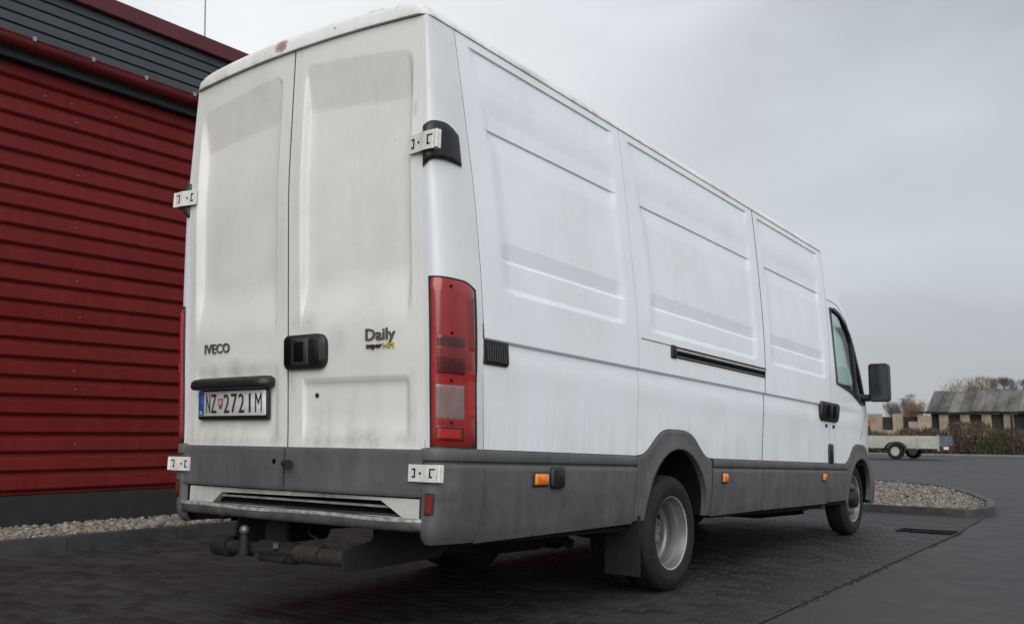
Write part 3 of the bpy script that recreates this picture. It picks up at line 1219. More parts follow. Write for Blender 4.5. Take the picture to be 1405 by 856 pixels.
# number plate
plate('plate_holder', rrect(-.733, -.133, .940, 1.092, .012), onrear(), .018, BLACK, dl, .003)
plate('number_plate', rrect(-.722, -.145, .960, 1.088, .006), onrear(), .022, PLATEW, dl, .001, .012)
plate('plate_band', rrect(-.720, -.672, .9635, 1.085, .004), onrear(), .0235, PLATEB, dl, .0005, .015)
pl0, plw = -.722, .577
lt = MB()
fnp = lambda a, b, d: (float(a), float(ydoor(a, b)) - .0222 - d, float(b))
for ch, a, b_ in (('N', .125, .185), ('Z', .203, .285), ('2', .402, .482), ('7', .512, .598), ('2', .622, .705), ('I', .772, .795), ('M', .860, .952)):
    text_mesh('plate_letter', ch, pl0 + a * plw, pl0 + b_ * plw, .975, 1.072, fnp, PLATEK, dl, .0012)
sh = MB()
text_mesh('', 'SK', pl0 + .022 * plw, pl0 + .068 * plw, .968, .988, lambda a, b, d: (float(a), float(ydoor(a, b)) - .0236 - d, float(b)), None, None, .0008, join=sh)
for k_ in range(12):
    ca, cb = pl0 + .045 * plw + .015 * math.cos(k_ * math.pi / 6), 1.045 + .015 * math.sin(k_ * math.pi / 6)
    sh.add([fnp(ca - .002, cb, .002), fnp(ca, cb - .002, .002), fnp(ca + .002, cb, .002), fnp(ca, cb + .002, .002)], [(0, 1, 2, 3)])
sh.build('plate_emblem', simple('plate_silver', (.6, .6, .62), .4), dl)
shield = [(pl0 + .318 * plw, 1.05), (pl0 + .318 * plw, 1.02), (pl0 + .335 * plw, 1.000), (pl0 + .351 * plw, .992), (pl0 + .367 * plw, 1.000), (pl0 + .384 * plw, 1.02), (pl0 + .384 * plw, 1.05)]
plate('plate_shield', shield, onrear(), .0235, REDP, dl, .0005, .02)
plate('plate_shield_base', [(pl0 + .322 * plw, 1.018), (pl0 + .336 * plw, 1.001), (pl0 + .351 * plw, .993), (pl0 + .366 * plw, 1.001), (pl0 + .380 * plw, 1.018)], onrear(), .0242, PLATEB, dl, .0003, .02)
cr = MB()
cxm = pl0 + .351 * plw
for (a0, a1, b0, b1) in ((cxm - .002, cxm + .002, 1.010, 1.046), (cxm - .009, cxm + .009, 1.033, 1.037), (cxm - .011, cxm + .011, 1.023, 1.027)):
    cr.add([fnp(a0, b0, .0028), fnp(a1, b0, .0028), fnp(a1, b1, .0028), fnp(a0, b1, .0028)], [(0, 1, 2, 3)])
cr.build('plate_shield_cross', PLATEW, dl)
# plate hood: rounded black bar
hp = []
for xx in np.linspace(-.757, -.102, 24):
    e = min(1, (xx + .757) / .05, (-.102 - xx) / .05)
    k_ = math.sqrt(max(0, 1 - (1 - max(0, e)) ** 2))
    yb_ = float(ydoor(xx, 1.12))
    h = .030 * (.55 + .45 * k_)
    d = .075 * (.35 + .65 * k_)
    ring = [(xx, yb_ + .002, 1.124 - h), (xx, yb_ - d * .8, 1.124 - h), (xx, yb_ - d, 1.124 - h * .55), (xx, yb_ - d * .97, 1.124 + h * .3), (xx, yb_ - d * .75, 1.124 + h * .85), (xx, yb_ - d * .3, 1.124 + h * 1.15), (xx, yb_ + .002, 1.124 + h * 1.2)]
    hp.append(ring)
V, F = grid_vf(np.array(hp))
n7 = len(hp[0])
F.append(tuple(range(n7)))
F.append(tuple(range((len(hp) - 1) * n7, len(hp) * n7))[::-1])
obj('plate_hood', V, F, BLACK, dl)
# trim knob and hole
o = MB().tube([(.012, float(ydoor(.03, .728)) - .02, .728), (.034, float(ydoor(.03, .728)) - .045, .727), (.075, float(ydoor(.03, .728)) - .055, .726)], [.014, .018, .020], 12).build('trim_knob', BLACK, dr, smooth=True)
o = MB().tube([(-.075, float(ydoor(-.075, .735)) - .005, .735), (-.075, float(ydoor(-.075, .735)) - .0185, .735)], [.014, .014], 14).build('lock_hole', BLACKM, dl)


# ---- hinges
def hinge(s, z0, z1, cover, parent):
    zc = (z0 + z1) / 2
    o4 = (.012, .026, .034, .034, .024) if cover else (.022, .030, .034, .034, .026)
    yz_ = float(YD(zc))
    pts = [(.795, float(ydoor(.795, zc)) - o4[0]), (.868, yz_ - o4[1]), (.900, yz_ - o4[2]), (.955, yz_ - o4[3]), (.982, yz_ - o4[4] + .012)]
    mb = MB()
    th_ = .006
    V, F = [], []
    for (x, y) in pts:
        for (dy, z) in ((0, z0), (0, z1), (th_, z1), (th_, z0)):
            V.append((s * x, y + dy, z))
    n = len(pts)
    for i in range(n - 1):
        for k_ in range(4):
            F.append((i * 4 + k_, i * 4 + (k_ + 1) % 4, i * 4 + 4 + (k_ + 1) % 4, i * 4 + 4 + k_))
    F += [(0, 1, 2, 3), (n * 4 - 1, n * 4 - 2, n * 4 - 3, n * 4 - 4)]
    h = obj('hinge', V, F, HINGE, parent, smooth=False)

    def on(a, b, d):
        y = np.interp(a, [q[0] for q in pts], [q[1] for q in pts])
        return (s * float(a), float(y) - d, float(b))
    hh = z1 - z0
    det = MB()

    def pc(a0, a1, b0, b1, d=.0012):
        det.add([on(a0, b0, d), on(a1, b0, d), on(a1, b1, d), on(a0, b1, d)], [(0, 1, 2, 3)])
    for (a0, a1, b0, b1) in ((.818, .838, .17, .27), (.830, .838, -.27, .27), (.818, .838, -.27, -.17), (.922, .930, -.26, .28), (.930, .956, .20, .28), (.930, .960, -.26, -.16)):
        pc(a0, a1, zc + b0 * hh, zc + b1 * hh)
    for k_ in range(10):
        t0, t1 = k_ * math.pi / 5, (k_ + 1) * math.pi / 5
        det.add([on(.866, zc, .0013), on(.866 + .0065 * math.cos(t0), zc + .0065 * math.sin(t0), .0013), on(.866 + .0065 * math.cos(t1), zc + .0065 * math.sin(t1), .0013)], [(0, 1, 2)])
    tag(det.build('hinge_slots', BLACKM, h), kind='stuff')
    pin = MB().tube([(s * .974, pts[-1][1] - .016, z0 + .02 * hh), (s * .974, pts[-1][1] - .016, z1 - .02 * hh)], .010, 10).build('hinge_pin', HINGE, h, smooth=True)
    if cover:
        zz = np.linspace(z0 - .062, z1 + .052, 12)
        tt = trange(2, 86.5, 12)
        P = np.zeros((12, 12, 3))
        for i, t in enumerate(tt):
            for j, z in enumerate(zz):
                u, v = i / 11, j / 11
                zz_ = z - (v ** 3) * (.045 * (max(0, u - .7) / .3) ** 2.2 - .03 * u + .012 * (1 - min(1, u / .4)))
                zz_ += (1 - v) ** 2 * .042 * u
                if j == 0:
                    zz_ += .016 * math.sin(math.pi * u)
                ed = min(1, 4.5 * min(u, 1 - u) + .25, 5 * min(v, 1 - v) + .25)
                c_ = corner(t, zz_, .024 * ed ** .6)
                P[i, j] = (s * c_[0], c_[1], c_[2])
        grid('hinge_cover', P, BLACK, parent, flip=s < 0, fold=(-s * .012, .012, 0))
    return h


for s in (1, -1):
    hinge(s, 2.128, 2.214, True, doors[s])
    hinge(s, .668, .742, False, doors[s])

# ---- tail lamps
for s in (1, -1):
    def lamp(name, t0, t1, z0, z1, off, mat, parent, r_=.0, e=.3, nt=20, nz_=24):
        P = np.zeros((nt, nz_, 3))
        for i, t in enumerate(trange(t0, t1, nt)):
            for j, z in enumerate(np.linspace(z0, z1, nz_)):
                u, v = i / (nt - 1), j / (nz_ - 1)
                zz_ = z - r_ * (max(0, u - .8) / .2) ** 2 * max(0, v - .5) * 2
                ed = min(1, 12 * min(u, 1 - u) + e, 16 * min(v, 1 - v) + e)
                c_ = corner(t, zz_, off * ed)
                P[i, j] = (s * c_[0], c_[1], c_[2])
        return grid(name, P, mat, parent, flip=s < 0, fold=(-s * .006, .006, 0))
    tl = lamp('tail_lamp', 7, 88.4, .822, 1.560, .018, LENS_RED, van, .03)
    lamp('lamp_gasket', 4.5, 89.1, .8175, 1.567, .006, BLACK, tl, .03, 1.)
    lamp('amber_chamber', 24, 79, 1.135, 1.305, .0195, LENS_DARK, tl, 0, .9)
    lamp('chamber_bar', 24, 79, 1.205, 1.255, .0203, LENS_MID, tl, 0, .95)
    lamp('reverse_lens', 22, 78.3, .940, 1.090, .0198, LENS_WHITE, tl, 0, .9)
    lamp('lower_chamber', 22, 77.5, .848, .908, .0195, LENS_DARK, tl, 0, .95)
    lamp('lower_lens', 27, 74, .857, .897, .0205, LENS_BRIGHT, tl, 0, .95)
    lamp('side_reflector', 82.5, 87.5, .95, 1.16, .0190, LENS_BRIGHT, tl, 0, .95)
    lamp('upper_chamber', 82, 87, 1.25, 1.49, .0187, LENS_MID, tl, 0, .95)
    for (t_, z_) in ((58, 1.525), (58, 1.318), (58, 1.11), (58, .925)):
        c_ = corner(t_, z_, .019)
        c2_ = corner(t_, z_, .024)
        MB().tube([(s * c_[0], c_[1], c_[2]), (s * c2_[0], c2_[1], c2_[2])], .006, 8).build('lamp_screw', BLACKM, tl)


# ---- lower cladding
def clad_off(z):
    """outward offset of the plastic over the body line, with the long groove"""
    o_ = .012 + .004 * lstep(.757, .765, z) - .006 * lstep(.803, .813, z)
    g = .012 * lstep(.744, .749, z) * lstep(.760, .755, z)
    return o_ - g


CZ = lambda zb_: rows(zb_, .8125, .03, [.744, .7465, .749, .752, .755, .7575, .760, .765, .803, .808])


def clad(name, s, y0, y1, zb0, zb1, ny, mat=GREY, bend=None):
    U = np.linspace(0, 1, ny)
    Zr = CZ(.45)
    P = np.zeros((ny, len(Zr), 3))
    for i, u in enumerate(U):
        y = y0 + (y1 - y0) * u
        zb_ = zb0 + (zb1 - zb0) * u
        for j, zr in enumerate(Zr):
            z = zr if zr > .744 else .744 - (.744 - zr) * (.744 - zb_) / (.744 - .45)
            yy_ = y + (bend(z, u) if bend else 0)
            P[i, j] = (s * (X(z) + clad_off(z)), yy_, z)
    o_ = grid(name, P, mat, van, flip=s < 0, fold=(-s * .005, 0, 0))
    return o_


def arch(name, s, cy, cz, ry, rz, y0, y1, zof, taper=None, zmin=.44, lipw=.05):
    """wheel arch moulding in polar form"""
    n, mr = 64, 12
    P = np.zeros((n, mr + 3, 3))
    for i in range(n):
        t = math.pi * i / (n - 1)
        dy, dz = -math.cos(t), math.sin(t)
        # inner point
        iy, iz = cy + ry * dy, cz + rz * dz
        # outer boundary along the ray from (cy, cz)
        lo_, hi_ = 0., 2.
        for _ in range(40):
            md = (lo_ + hi_) / 2
            yq, zq = cy + md * dy, cz + md * dz
            if y0 < yq < y1 and zq < float(zof(yq)):
                lo_ = md
            else:
                hi_ = md
        oy, oz = cy + lo_ * dy, cz + lo_ * dz
        for j in range(mr):
            q = j / (mr - 1)
            yv, zv = iy + (oy - iy) * q, iz + (oz - iz) * q
            prox = 1 - min(1, q * math.hypot(oy - iy, oz - iz) / .09)
            tp = taper(yv) if taper else 0
            P[i, j + 3] = (s * (float(X(zv)) + .013 + .012 * prox ** 1.5 - tp - .006 * (q > .98)), yv, zv)
        b0 = P[i, 3]
        P[i, 2] = b0 + np.array((-s * .006, -dy * -.004, dz * -.004))
        P[i, 1] = b0 + np.array((-s * .02, 0, 0))
        P[i, 0] = b0 + np.array((-s * .035, 0, 0))
    return grid(name, P, GREY, van, flip=s > 0, fold=(-s * .004, 0, 0))


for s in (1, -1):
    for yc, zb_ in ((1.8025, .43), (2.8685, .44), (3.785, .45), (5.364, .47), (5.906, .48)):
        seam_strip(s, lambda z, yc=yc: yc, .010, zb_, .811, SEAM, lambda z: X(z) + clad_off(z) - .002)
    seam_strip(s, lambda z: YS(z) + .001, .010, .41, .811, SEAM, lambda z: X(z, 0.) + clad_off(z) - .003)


def liner(s, cy, cz, ry, rz, x0, x1):
    P = np.array([[(s * x, cy - ry * math.cos(t), cz + rz * math.sin(t)) for x in (x0, x1)] for t in np.linspace(.0, math.pi, 28)])
    return grid('wheel_liner', P, DARKU, van)


def ctaper(y):
    """plan taper of the cab towards the nose"""
    q = np.clip((np.asarray(y) - 6.25) / (7.30 - 6.25), 0, 1)
    return .46 * (1 - np.sqrt(np.clip(1 - q ** 3.6, 0, 1))) + .05 * q ** 2


FA = (6.36, .46)
zof_f = lambda y: .812 + .19 * np.exp(-(np.abs(np.asarray(y) - 6.39) / .36) ** 4)
for s in (1, -1):
    clad('side_cladding', s, .35, 1.797, .395, .425, 40, bend=lambda z, u: (float(YS(z)) + .0075 - .35) * max(0, 1 - u * 6))
    arch('arch_moulding', s, ARCH_C[0], ARCH_C[1], .425, .425, 1.808, 2.862, zo)
    clad('side_cladding', s, 2.875, 3.779, .430, .445, 26)
    clad('side_cladding', s, 3.791, 5.357, .445, .458, 40)
    clad('side_cladding', s, 5.371, 5.898, .470, .475, 16)
    arch('arch_moulding', s, FA[0], FA[1], .415, .405, 5.914, 6.93, zof_f, ctaper)
    liner(s, ARCH_C[0], ARCH_C[1], .428, .428, .50, .940)
    liner(s, FA[0], FA[1], .418, .41, .50, .88)
    # rear bumper corner
    zc_ = CZ(.40)
    tt = trange(0, 90, 30)
    P = np.zeros((30, len(zc_), 3))
    for i, t in enumerate(tt):
        for j, z in enumerate(zc_):
            e = float(clad_off(z)) + .004
            # rounded underside and stepped hinge seat
            e -= .05 * lstep(.47, .38, z) ** 2 * (1 - t / 90 * .8)
            e += .008 * sstep(.615, .622, z) * sstep(.657, .650, z) * sstep(78, 60, t)
            e -= .006 * sstep(.66, .668, z) * sstep(.748, .742, z) * sstep(78, 60, t)
            c_ = corner(t, z, e)
            P[i, j] = (s * c_[0], c_[1], c_[2])
    bc = grid('bumper_corner', P, GREY, van, flip=s < 0, fold=(-s * .03, .02, 0))

    def lampc(name, t0, t1, z0, z1, off, mat, parent):
        P = np.array([[corner(t, z, off) for z in np.linspace(z0, z1, 4)] for t in trange(t0, t1, 8)])
        P[:, :, 0] *= s
        return grid(name, P, mat, parent, flip=s < 0, fold=(-s * .004, .015, 0))
    lampc('reflector_frame', 2.5, 24, .528, .620, .021, BLACK, bc)
    lampc('reflector', 4.5, 19, .536, .613, .0255, LENS_MID, bc)


def onside(s=1, off=0.):
    return lambda a, b, d: (s * (float(X(b)) + off + d), float(a), float(b))


# side details (right hand side)
for (y, w, z, h, nm) in ((.80, .055, .680, .028, 'side_marker'), (3.052, .035, .686, .030, 'side_marker'), (5.213, .035, .690, .030, 'side_marker')):
    for s in (1, -1):
        mk = plate(nm, rrect(y - w - .012, y + w + .012, z - h - .008, z + h + .008, .008), onside(s, .010), .010, BLACK, van, .003)
        plate('marker_lens', rrect(y - w, y + w, z - h, z + h, .008), onside(s, .010), .024, AMBER, mk, .008, .008)
plate('filler_flap', rrect(.885, 1.005, .635, .742, .022), onside(1, .008), .026, BLACK, van, .008)
vt = plate('vent_grille', rrect(.312, .508, 1.206, 1.318, [.006, .02, .006, .004]), onside(1, -.002), .014, BLACK, van, .004)
for k_ in range(9):
    yv = .335 + k_ * .018
    plate('vent_slat', [(yv, 1.222), (yv + .008, 1.222), (yv + .008, 1.302), (yv, 1.302)], onside(1, -.002), .020, BLACK, vt, .002, .010)
# sliding door rail
rl = plate('door_rail', [(2.235, 1.437), (3.826, 1.443), (3.855, 1.517), (2.235, 1.511)], onside(1), .006, BLACKM, van, .001)
plate('rail_cap', rrect(2.225, 2.292, 1.432, 1.514, .006), onside(1), .014, BLACK, rl, .003)
plate('rail_strip', [(2.29, 1.481), (3.84, 1.486), (3.846, 1.503), (2.29, 1.498)], onside(1), .012, ALU, rl, .002, .004)
plate('rail_strip', [(2.29, 1.441), (3.825, 1.447), (3.83, 1.458), (2.29, 1.452)], onside(1), .011, simple('rail_dirty', (.15, .13, .12), .6, metal=.4), rl, .002, .004)
plate('ledge_shadow_line', [(1.835, 1.5065), (2.228, 1.5065), (2.228, 1.5135), (1.835, 1.5135)], onside(1), .0035, simple('ledge_shadow', (.28, .28, .28), .6), van, .001)  # grey strip, the ledge's shadow line put into its colour
# door handles at the cab / sliding door joint
hd = plate('side_handles', rrect(5.135, 5.640, 1.182, 1.352, [.06, .05, .05, .03]), lambda a, b, d: (.958 + .018 * lstep(1.2, 1.35, b) + d, float(a), float(b)), .030, BLACK, van, .01)
plate('handle_recess', rrect(5.26, 5.35, 1.215, 1.325, .01), lambda a, b, d: (.958 + .018 * lstep(1.2, 1.35, b) + d, float(a), float(b)), .0312, BLACKM, hd, .001, .02)
plate('handle_recess', rrect(5.44, 5.53, 1.215, 1.325, .01), lambda a, b, d: (.958 + .018 * lstep(1.2, 1.35, b) + d, float(a), float(b)), .0312, BLACKM, hd, .001, .02)
for yv in (5.335, 5.545):
    plate('lock_cylinder', rrect(yv - .03, yv + .03, 1.128, 1.158, .012), onside(1), .006, BLACK, van, .002)
plate('rubber_stop', rrect(5.385, 5.50, .80, .985, .03), onside(1), .018, BLACK, van, .005)

# ---- cab
ZS = smooth_tab([(5.4, 2.80), (5.52, 2.80), (5.64, 2.755), (5.83, 2.56), (6.20, 2.318), (6.30, 2.11), (6.66, 1.445), (6.92, 1.28), (7.12, 1.10), (7.24, .92), (7.30, .80)], .022)
zbc = lambda y: np.where(np.asarray(y) < 5.92, .8155, zof_f(y) + .0035)


def cab_x(y, z):
    a = float(np.interp(y, [5.5, 6.5], [.8, .0]))
    return float(X(z, a)) - float(ctaper(y))


WIN = [(5.655, 1.548), (5.655, 2.262), (5.80, 2.268), (5.95, 2.245), (6.10, 2.175), (6.22, 2.075), (6.30, 1.96), (6.44, 1.70), (6.575, 1.455), (6.57, 1.405), (6.42, 1.405), (6.26, 1.45), (6.10, 1.495), (5.90, 1.525)]


def inside(y, z, P):
    return in_poly(y, z, P)


cyl = rows(5.5, 7.285, .02)
for s in (1, -1):
    NZ = 70
    P = np.zeros((len(cyl), NZ, 3))
    for i, yc in enumerate(cyl):
        for j in range(NZ):
            v = j / (NZ - 1)
            y = yc
            zs_ = max(float(ZS(y)), float(zbc(y)) + .02)
            z = float(zbc(y)) + (zs_ - float(zbc(y))) * v
            if yc < 5.60:
                y = yc + (float(S34(z)) + .0025 - 5.5) * (5.60 - yc) / .10
            # rounded shoulder
            k_ = lstep(.07, 0., zs_ - z)
            P[i, j] = (s * (cab_x(y, z) - .03 * k_ ** 2), y, z)
    V, F = grid_vf(P, flip=s < 0)
    keep = []
    for f in F:
        cyy = sum(V[q][1] for q in f) / 4
        czz = sum(V[q][2] for q in f) / 4
        if not inside(cyy, czz, WIN):
            keep.append(f)
    cab = obj('cab_side', V, keep, WHITE, van)

    def oncab(a, b, d, s=s):
        return (s * (cab_x(a, b) + d), float(a), float(b))
    # window frame ribbon
    fr_m = MB()
    pts = [oncab(a, b, .0) for a, b in WIN]
    wc = np.mean(WIN, 0)
    n = len(WIN)
    V2, F2 = [], []
    for k_ in range(n):
        a0 = Vector(WIN[k_ - 1])
        a1 = Vector(WIN[(k_ + 1) % n])
        t = (a1 - a0).normalized()
        nrm = Vector((t.y, -t.x))
        for (o_, d_) in ((-.012, -.02), (-.012, .010), (.024, .010), (.030, -.02)):
            q = Vector(WIN[k_]) + nrm * o_
            V2.append(oncab(q.x, q.y, d_))
    for k_ in range(n):
        k2 = (k_ + 1) % n
        for e in range(3):
            F2.append((k_ * 4 + e, k_ * 4 + e + 1, k2 * 4 + e + 1, k2 * 4 + e))
    obj('window_frame', V2, F2, BLACK, cab, smooth=False)
    P = []
    for a in np.linspace(5.64, 6.59, 24):
        P.append([oncab(a, b, -.012) for b in np.linspace(1.38, 2.28, 20)])
    V3, F3 = grid_vf(np.array(P))
    F3 = [f for f in F3 if any(inside(V3[q][1], V3[q][2], WIN) for q in f)]
    obj('side_window', V3, F3, GLASS, cab)
    dv = MB()
    V4 = []
    for (a, b) in ((6.255, 2.05), (6.28, 1.75), (6.30, 1.43)):
        V4 += [oncab(a - .022, b, -.01), oncab(a - .022, b, .007), oncab(a + .022, b, .007), oncab(a + .022, b, -.01)]
    obj('window_divider', V4, [(i * 4 + e, i * 4 + e + 1, i * 4 + e + 5, i * 4 + e + 4) for i in range(2) for e in range(3)], BLACK, cab, smooth=False)
    # black triangle at the mirror foot
    plate('mirror_base', [(6.33, 1.425), (6.575, 1.405), (6.56, 1.47), (6.36, 1.50)], oncab, .014, BLACK, cab, .003, -.015)
    # door shut lines
    for line in ([(5.585, 2.33), (5.75, 2.335), (5.93, 2.315), (6.08, 2.25), (6.20, 2.15)], [(6.62, 1.42), (6.60, 1.30), (6.42, 1.06)]):
        MB().tube([oncab(a, b, .0005) for a, b in line], .0028 if line[0][1] > 1.4 else .002, 5).build('shut_line', BLACKM, cab)
    MB().tube([oncab(a, b, .0) for a, b in ((6.90, 1.275), (6.93, 1.15), (6.95, 1.0))], .002, 5).build('shut_line', BLACKM, cab)
    # turn signal at the headlamp corner
    plate('turn_signal', [(6.86, 1.20), (7.02, 1.13), (7.03, 1.19), (6.98, 1.235), (6.88, 1.275)], oncab, .028, simple('amber_dark', (.30, .07, .015), .3, coat=.4), cab, .008, -.01)
# top of the cab : high roof front, windscreen, bonnet
crn = lambda y: np.interp(y, [5.5, 5.64, 5.9, 6.2, 6.35, 6.66, 6.92, 7.12, 7.30], [.116, .12, .13, .17, .26, .26, .16, .14, .10])
rr_ = rq
P = np.zeros((len(rr_), len(cyl), 3))
for j, yc in enumerate(cyl):
    y = max(yc, 5.586)
    zs_ = max(float(ZS(y)), float(zbc(y)) + .02)
    xs_ = cab_x(y, zs_) - .03
    for i, r_ in enumerate(rr_):
        pw = float(np.interp(y, [5.5, 5.7, 6.2], [22, 10, 4]))
        P[i, j] = (r_ * xs_, y, zs_ + float(crn(y)) * (.7 * (1 - abs(r_) ** pw) + .3 * (1 - r_ ** 2)))
V, F = grid_vf(P)
ws, sh_ = [], []
for f in F:
    cyy = sum(V[q][1] for q in f) / 4
    cxx = sum(V[q][0] for q in f) / 4
    (ws if 6.235 < cyy < 6.665 and abs(cxx) < .93 * (cab_x(cyy, float(ZS(cyy))) - .03) else sh_).append(f)
ct = obj('cab_roof', V, sh_, WHITE, van)
obj('windscreen', V, ws, GLASS, ct)
# nose closing plate, grille and bumper
P = np.array([[(r_ * (cab_x(7.284, .9) + .0), 7.284, zz) for zz in (.79, 1.0)] for r_ in np.linspace(-1, 1, 8)])
P = []
for a in np.linspace(-1, 1, 41):
    t = a * math.pi / 2
    row = []
    for z in np.linspace(.42, .80, 8):
        e = .0 + .02 * math.sin((z - .42) / .38 * math.pi)
        yq = 6.88 + (.43 + e) * math.cos(t) ** .55
        row.append(((.905 + e) * math.copysign(abs(math.sin(t)) ** .8, t), yq, z))
    P.append(row)
grid('front_bumper', np.array(P), GREY, van, fold=(0, -.05, 0))

# mirrors
for s in (1, -1):
    mi = MB()
    pts = rrect(1.058, 1.248, 1.425, 1.800, .03)
    ring = []
    nn = len(pts)
    cxm, czm = 1.153, 1.6125
    for (d, sc) in ((6.40, .94), (6.405, 1.0), (6.47, 1.0), (6.53, .88), (6.56, .55)):
        ring.append([(s * (cxm + (a - cxm) * sc), d, czm + (b - czm) * sc) for a, b in pts])
    P = np.array(ring)
    V, F = grid_vf(np.transpose(P, (1, 0, 2)), closed_u=True)
    k0 = len(V)
    F.append(tuple(i * 5 + 4 for i in range(nn)))
    mh = obj('door_mirror', V, F, BLACK, van, sharp=40)
    V = [(s * (cxm + (a - cxm) * .9), 6.412, czm + (b - czm) * .93) for a, b in pts]
    obj('mirror_glass', V, [tuple(range(nn))], MIRROR, mh, smooth=False)
    MB().tube([(s * .93, 6.50, 1.47), (s * 1.0, 6.50, 1.468), (s * 1.10, 6.49, 1.47)], [.05, .036, .034], 12).build('mirror_arm', BLACK, mh, smooth=True)

# cab interior
ci = MB().box(-.80, .80, 5.42, 5.45, 1.0, 2.45).build('bulkhead', LINER, van)
MB().box(-.86, .86, 5.46, 6.9, .80, .84).build('cab_floor', INTER, van)
P = np.array([[(a, 6.25 + .55 * math.cos(t), 1.1 + .33 * math.sin(t)) for t in np.linspace(0, math.pi, 10)] for a in (-.86, -.3, .3, .86)])
grid('dashboard', P, INTER, van)
for (a, b) in ((-.75, -.25), (.02, .38), (.40, .76)):
    st = MB().box(a, b, 5.55, 6.02, 1.0, 1.14).build('seat', DARKSEAT, van, bevel=.03)
    bk = MB().box(a + .02, b - .02, 5.50, 5.62, 1.14, 1.72).build('seat_back', DARKSEAT, st, bevel=.04)
    MB().box((a + b) / 2 - .11, (a + b) / 2 + .11, 5.50, 5.58, 1.74, 1.90).build('headrest', DARKSEAT, st, bevel=.03)
P = []
for k_ in range(24):
    t = 2 * math.pi * k_ / 24
    P.append([(-.5 + (.2 + .014 * math.cos(q)) * math.cos(t), 6.1 + .5 * (.2 + .014 * math.cos(q)) * math.sin(t) * -1 + .012 * math.sin(q), 1.42 + .8 * (.2 + .014 * math.cos(q)) * math.sin(t)) for q in np.linspace(0, 2 * math.pi, 9)])
V, F = grid_vf(np.array(P), closed_u=True)
obj('steering_wheel', V, F, BLACK, van)

# ---- rear sill, step bumper, tow bar
sl = MB()
SIL_Y = .045
op = [(-.60, .512), (-.527, .568), (.617, .578), (.752, .510)]
V = [(-.80, SIL_Y, .500), (-.80, SIL_Y, .592), (.85, SIL_Y, .592), (.85, SIL_Y, .498)] + [(a, SIL_Y, b) for a, b in op]
F = [(0, 4, 5, 1), (1, 5, 6, 2), (2, 6, 7, 3), (3, 7, 4, 0)]
V2 = [(x, y + .05, z) for x, y, z in V[4:]]
V += V2
F += [(4, 8, 9, 5), (5, 9, 10, 6), (6, 10, 11, 7)]
so = obj('rear_sill', V, F, WHITE_SILL, van, smooth=False)
MB().box(-.84, .845, .120, .16, .47, .60).build('sill_cavity', BLACKM, so)
MB().box(-.62, .70, .095, .118, .508, .535).build('cross_member', simple('rusty_member', (.10, .085, .075), .8, noise=.4, nscale=15), so)
MB().box(-.62, .74, .060, .09, .546, .556).build('cross_lip', simple('member_light', (.22, .21, .20), .7, noise=.3, nscale=15), so)
P = []
for a in np.linspace(-.915, .905, 40):
    yc = -.028 * (1 - (a / .9) ** 2) + .015 + .045 * max(0, abs(a) - .80) / .11
    zt, zb_ = .508 + .003 * math.sin(a * 7), .452
    P.append([(a, yc + .10, zt + .006), (a, yc + .012, zt), (a, yc + .004, zt - .0015), (a, yc + .000, zt - .007), (a, yc + .002, zb_ + .016), (a, yc + .006, zb_ + .004), (a, yc + .016, zb_), (a, yc + .07, zb_ + .004)])
sb = grid('step_bumper', np.array(P), GALV, van, flip=True)
edgeP = []
for a in np.linspace(-.90, .893, 60):
    yc = -.028 * (1 - (a / .9) ** 2) + .015 + .045 * max(0, abs(a) - .80) / .11
    zt = .508 + .003 * math.sin(a * 7)
    edgeP.append([(a, yc + .014, zt + .0022), (a, yc + .003, zt + .0008), (a, yc - .0022, zt - .006), (a, yc - .0012, zt - .014)])
grid('worn_edge', np.array(edgeP), simple('worn_metal', (.30, .30, .30), .5, metal=.3, noise=.6, nscale=22, bump=.2), sb, flip=True)
RUST = simple('rusty_steel', (.022, .016, .0125), .85, noise=.5, nscale=25, bump=.3)
TOWB = simple('tow_black', (.007, .0065, .0065), .75, noise=.5, nscale=25, bump=.2)


def W(x, y, z):
    q = MVI @ Vector((x, y, z))
    return (q.x, q.y, q.z)


tw = MB()
tw.tube([W(-.46, .05, .375), W(.455, .05, .385)], .036, 18)
tb = tw.build('tow_bar', TOWB, van, smooth=True)
for (a, b, r_, mt_) in ((.09, .25, .043, RUST), (.26, .45, .039, RUST)):
    MB().tube([W(a, .05, .380), W(b, .05, .383)], r_, 18).build('bar_sleeve', mt_, tb, smooth=True)
MB().tube([W(-.56, .05, .376), W(-.54, .05, .376), W(-.42, .05, .376)], [.035, .05, .054], 18).build('trailer_socket', TOWB, tb, smooth=True)
MB().box(-.19, .08, .02, .09, .250, .350).build('tow_block', TOWB, tb, bevel=.01)
bl = MB()
bl.tube([W(-.235, -.02, .36), W(-.235, -.02, .43), W(-.235, -.02, .455)], [.028, .022, .016], 14)
nk = bl.build('tow_neck', TOWB, tb, smooth=True)
bp_ = [W(-.235, -.02, .475 - .025 * math.cos(math.pi * (.12 + .88 * k_ / 12))) for k_ in range(13)]
MB().tube(bp_, [max(.0005, .025 * math.sin(math.pi * (.12 + .88 * k_ / 12))) for k_ in range(13)], 16).build('tow_ball', GALV, tb, smooth=True)
MB().tube([W(-.03, .01, .40), W(-.03, .01, .425)], .016, 8).build('bolt', GALV, tb)


MB().tube([W(-.52, .08, .39), W(-.50, .14, .345), W(-.40, .22, .335), W(-.30, .30, .40), W(-.25, .42, .50)], .009, 8).build('trailer_cable', TOWB, tb, smooth=True)
MB().tube([W(.30, .045, .42), W(.22, .05, .455), W(.10, .10, .47), W(.0, .2, .52)], .006, 8).build('safety_cable', TOWB, tb, smooth=True)
for xb in (-.15, .04):
    MB().tube([W(xb, .0, .36), W(xb, -.012, .36)], .012, 6).build('bolt', RUST, tb)


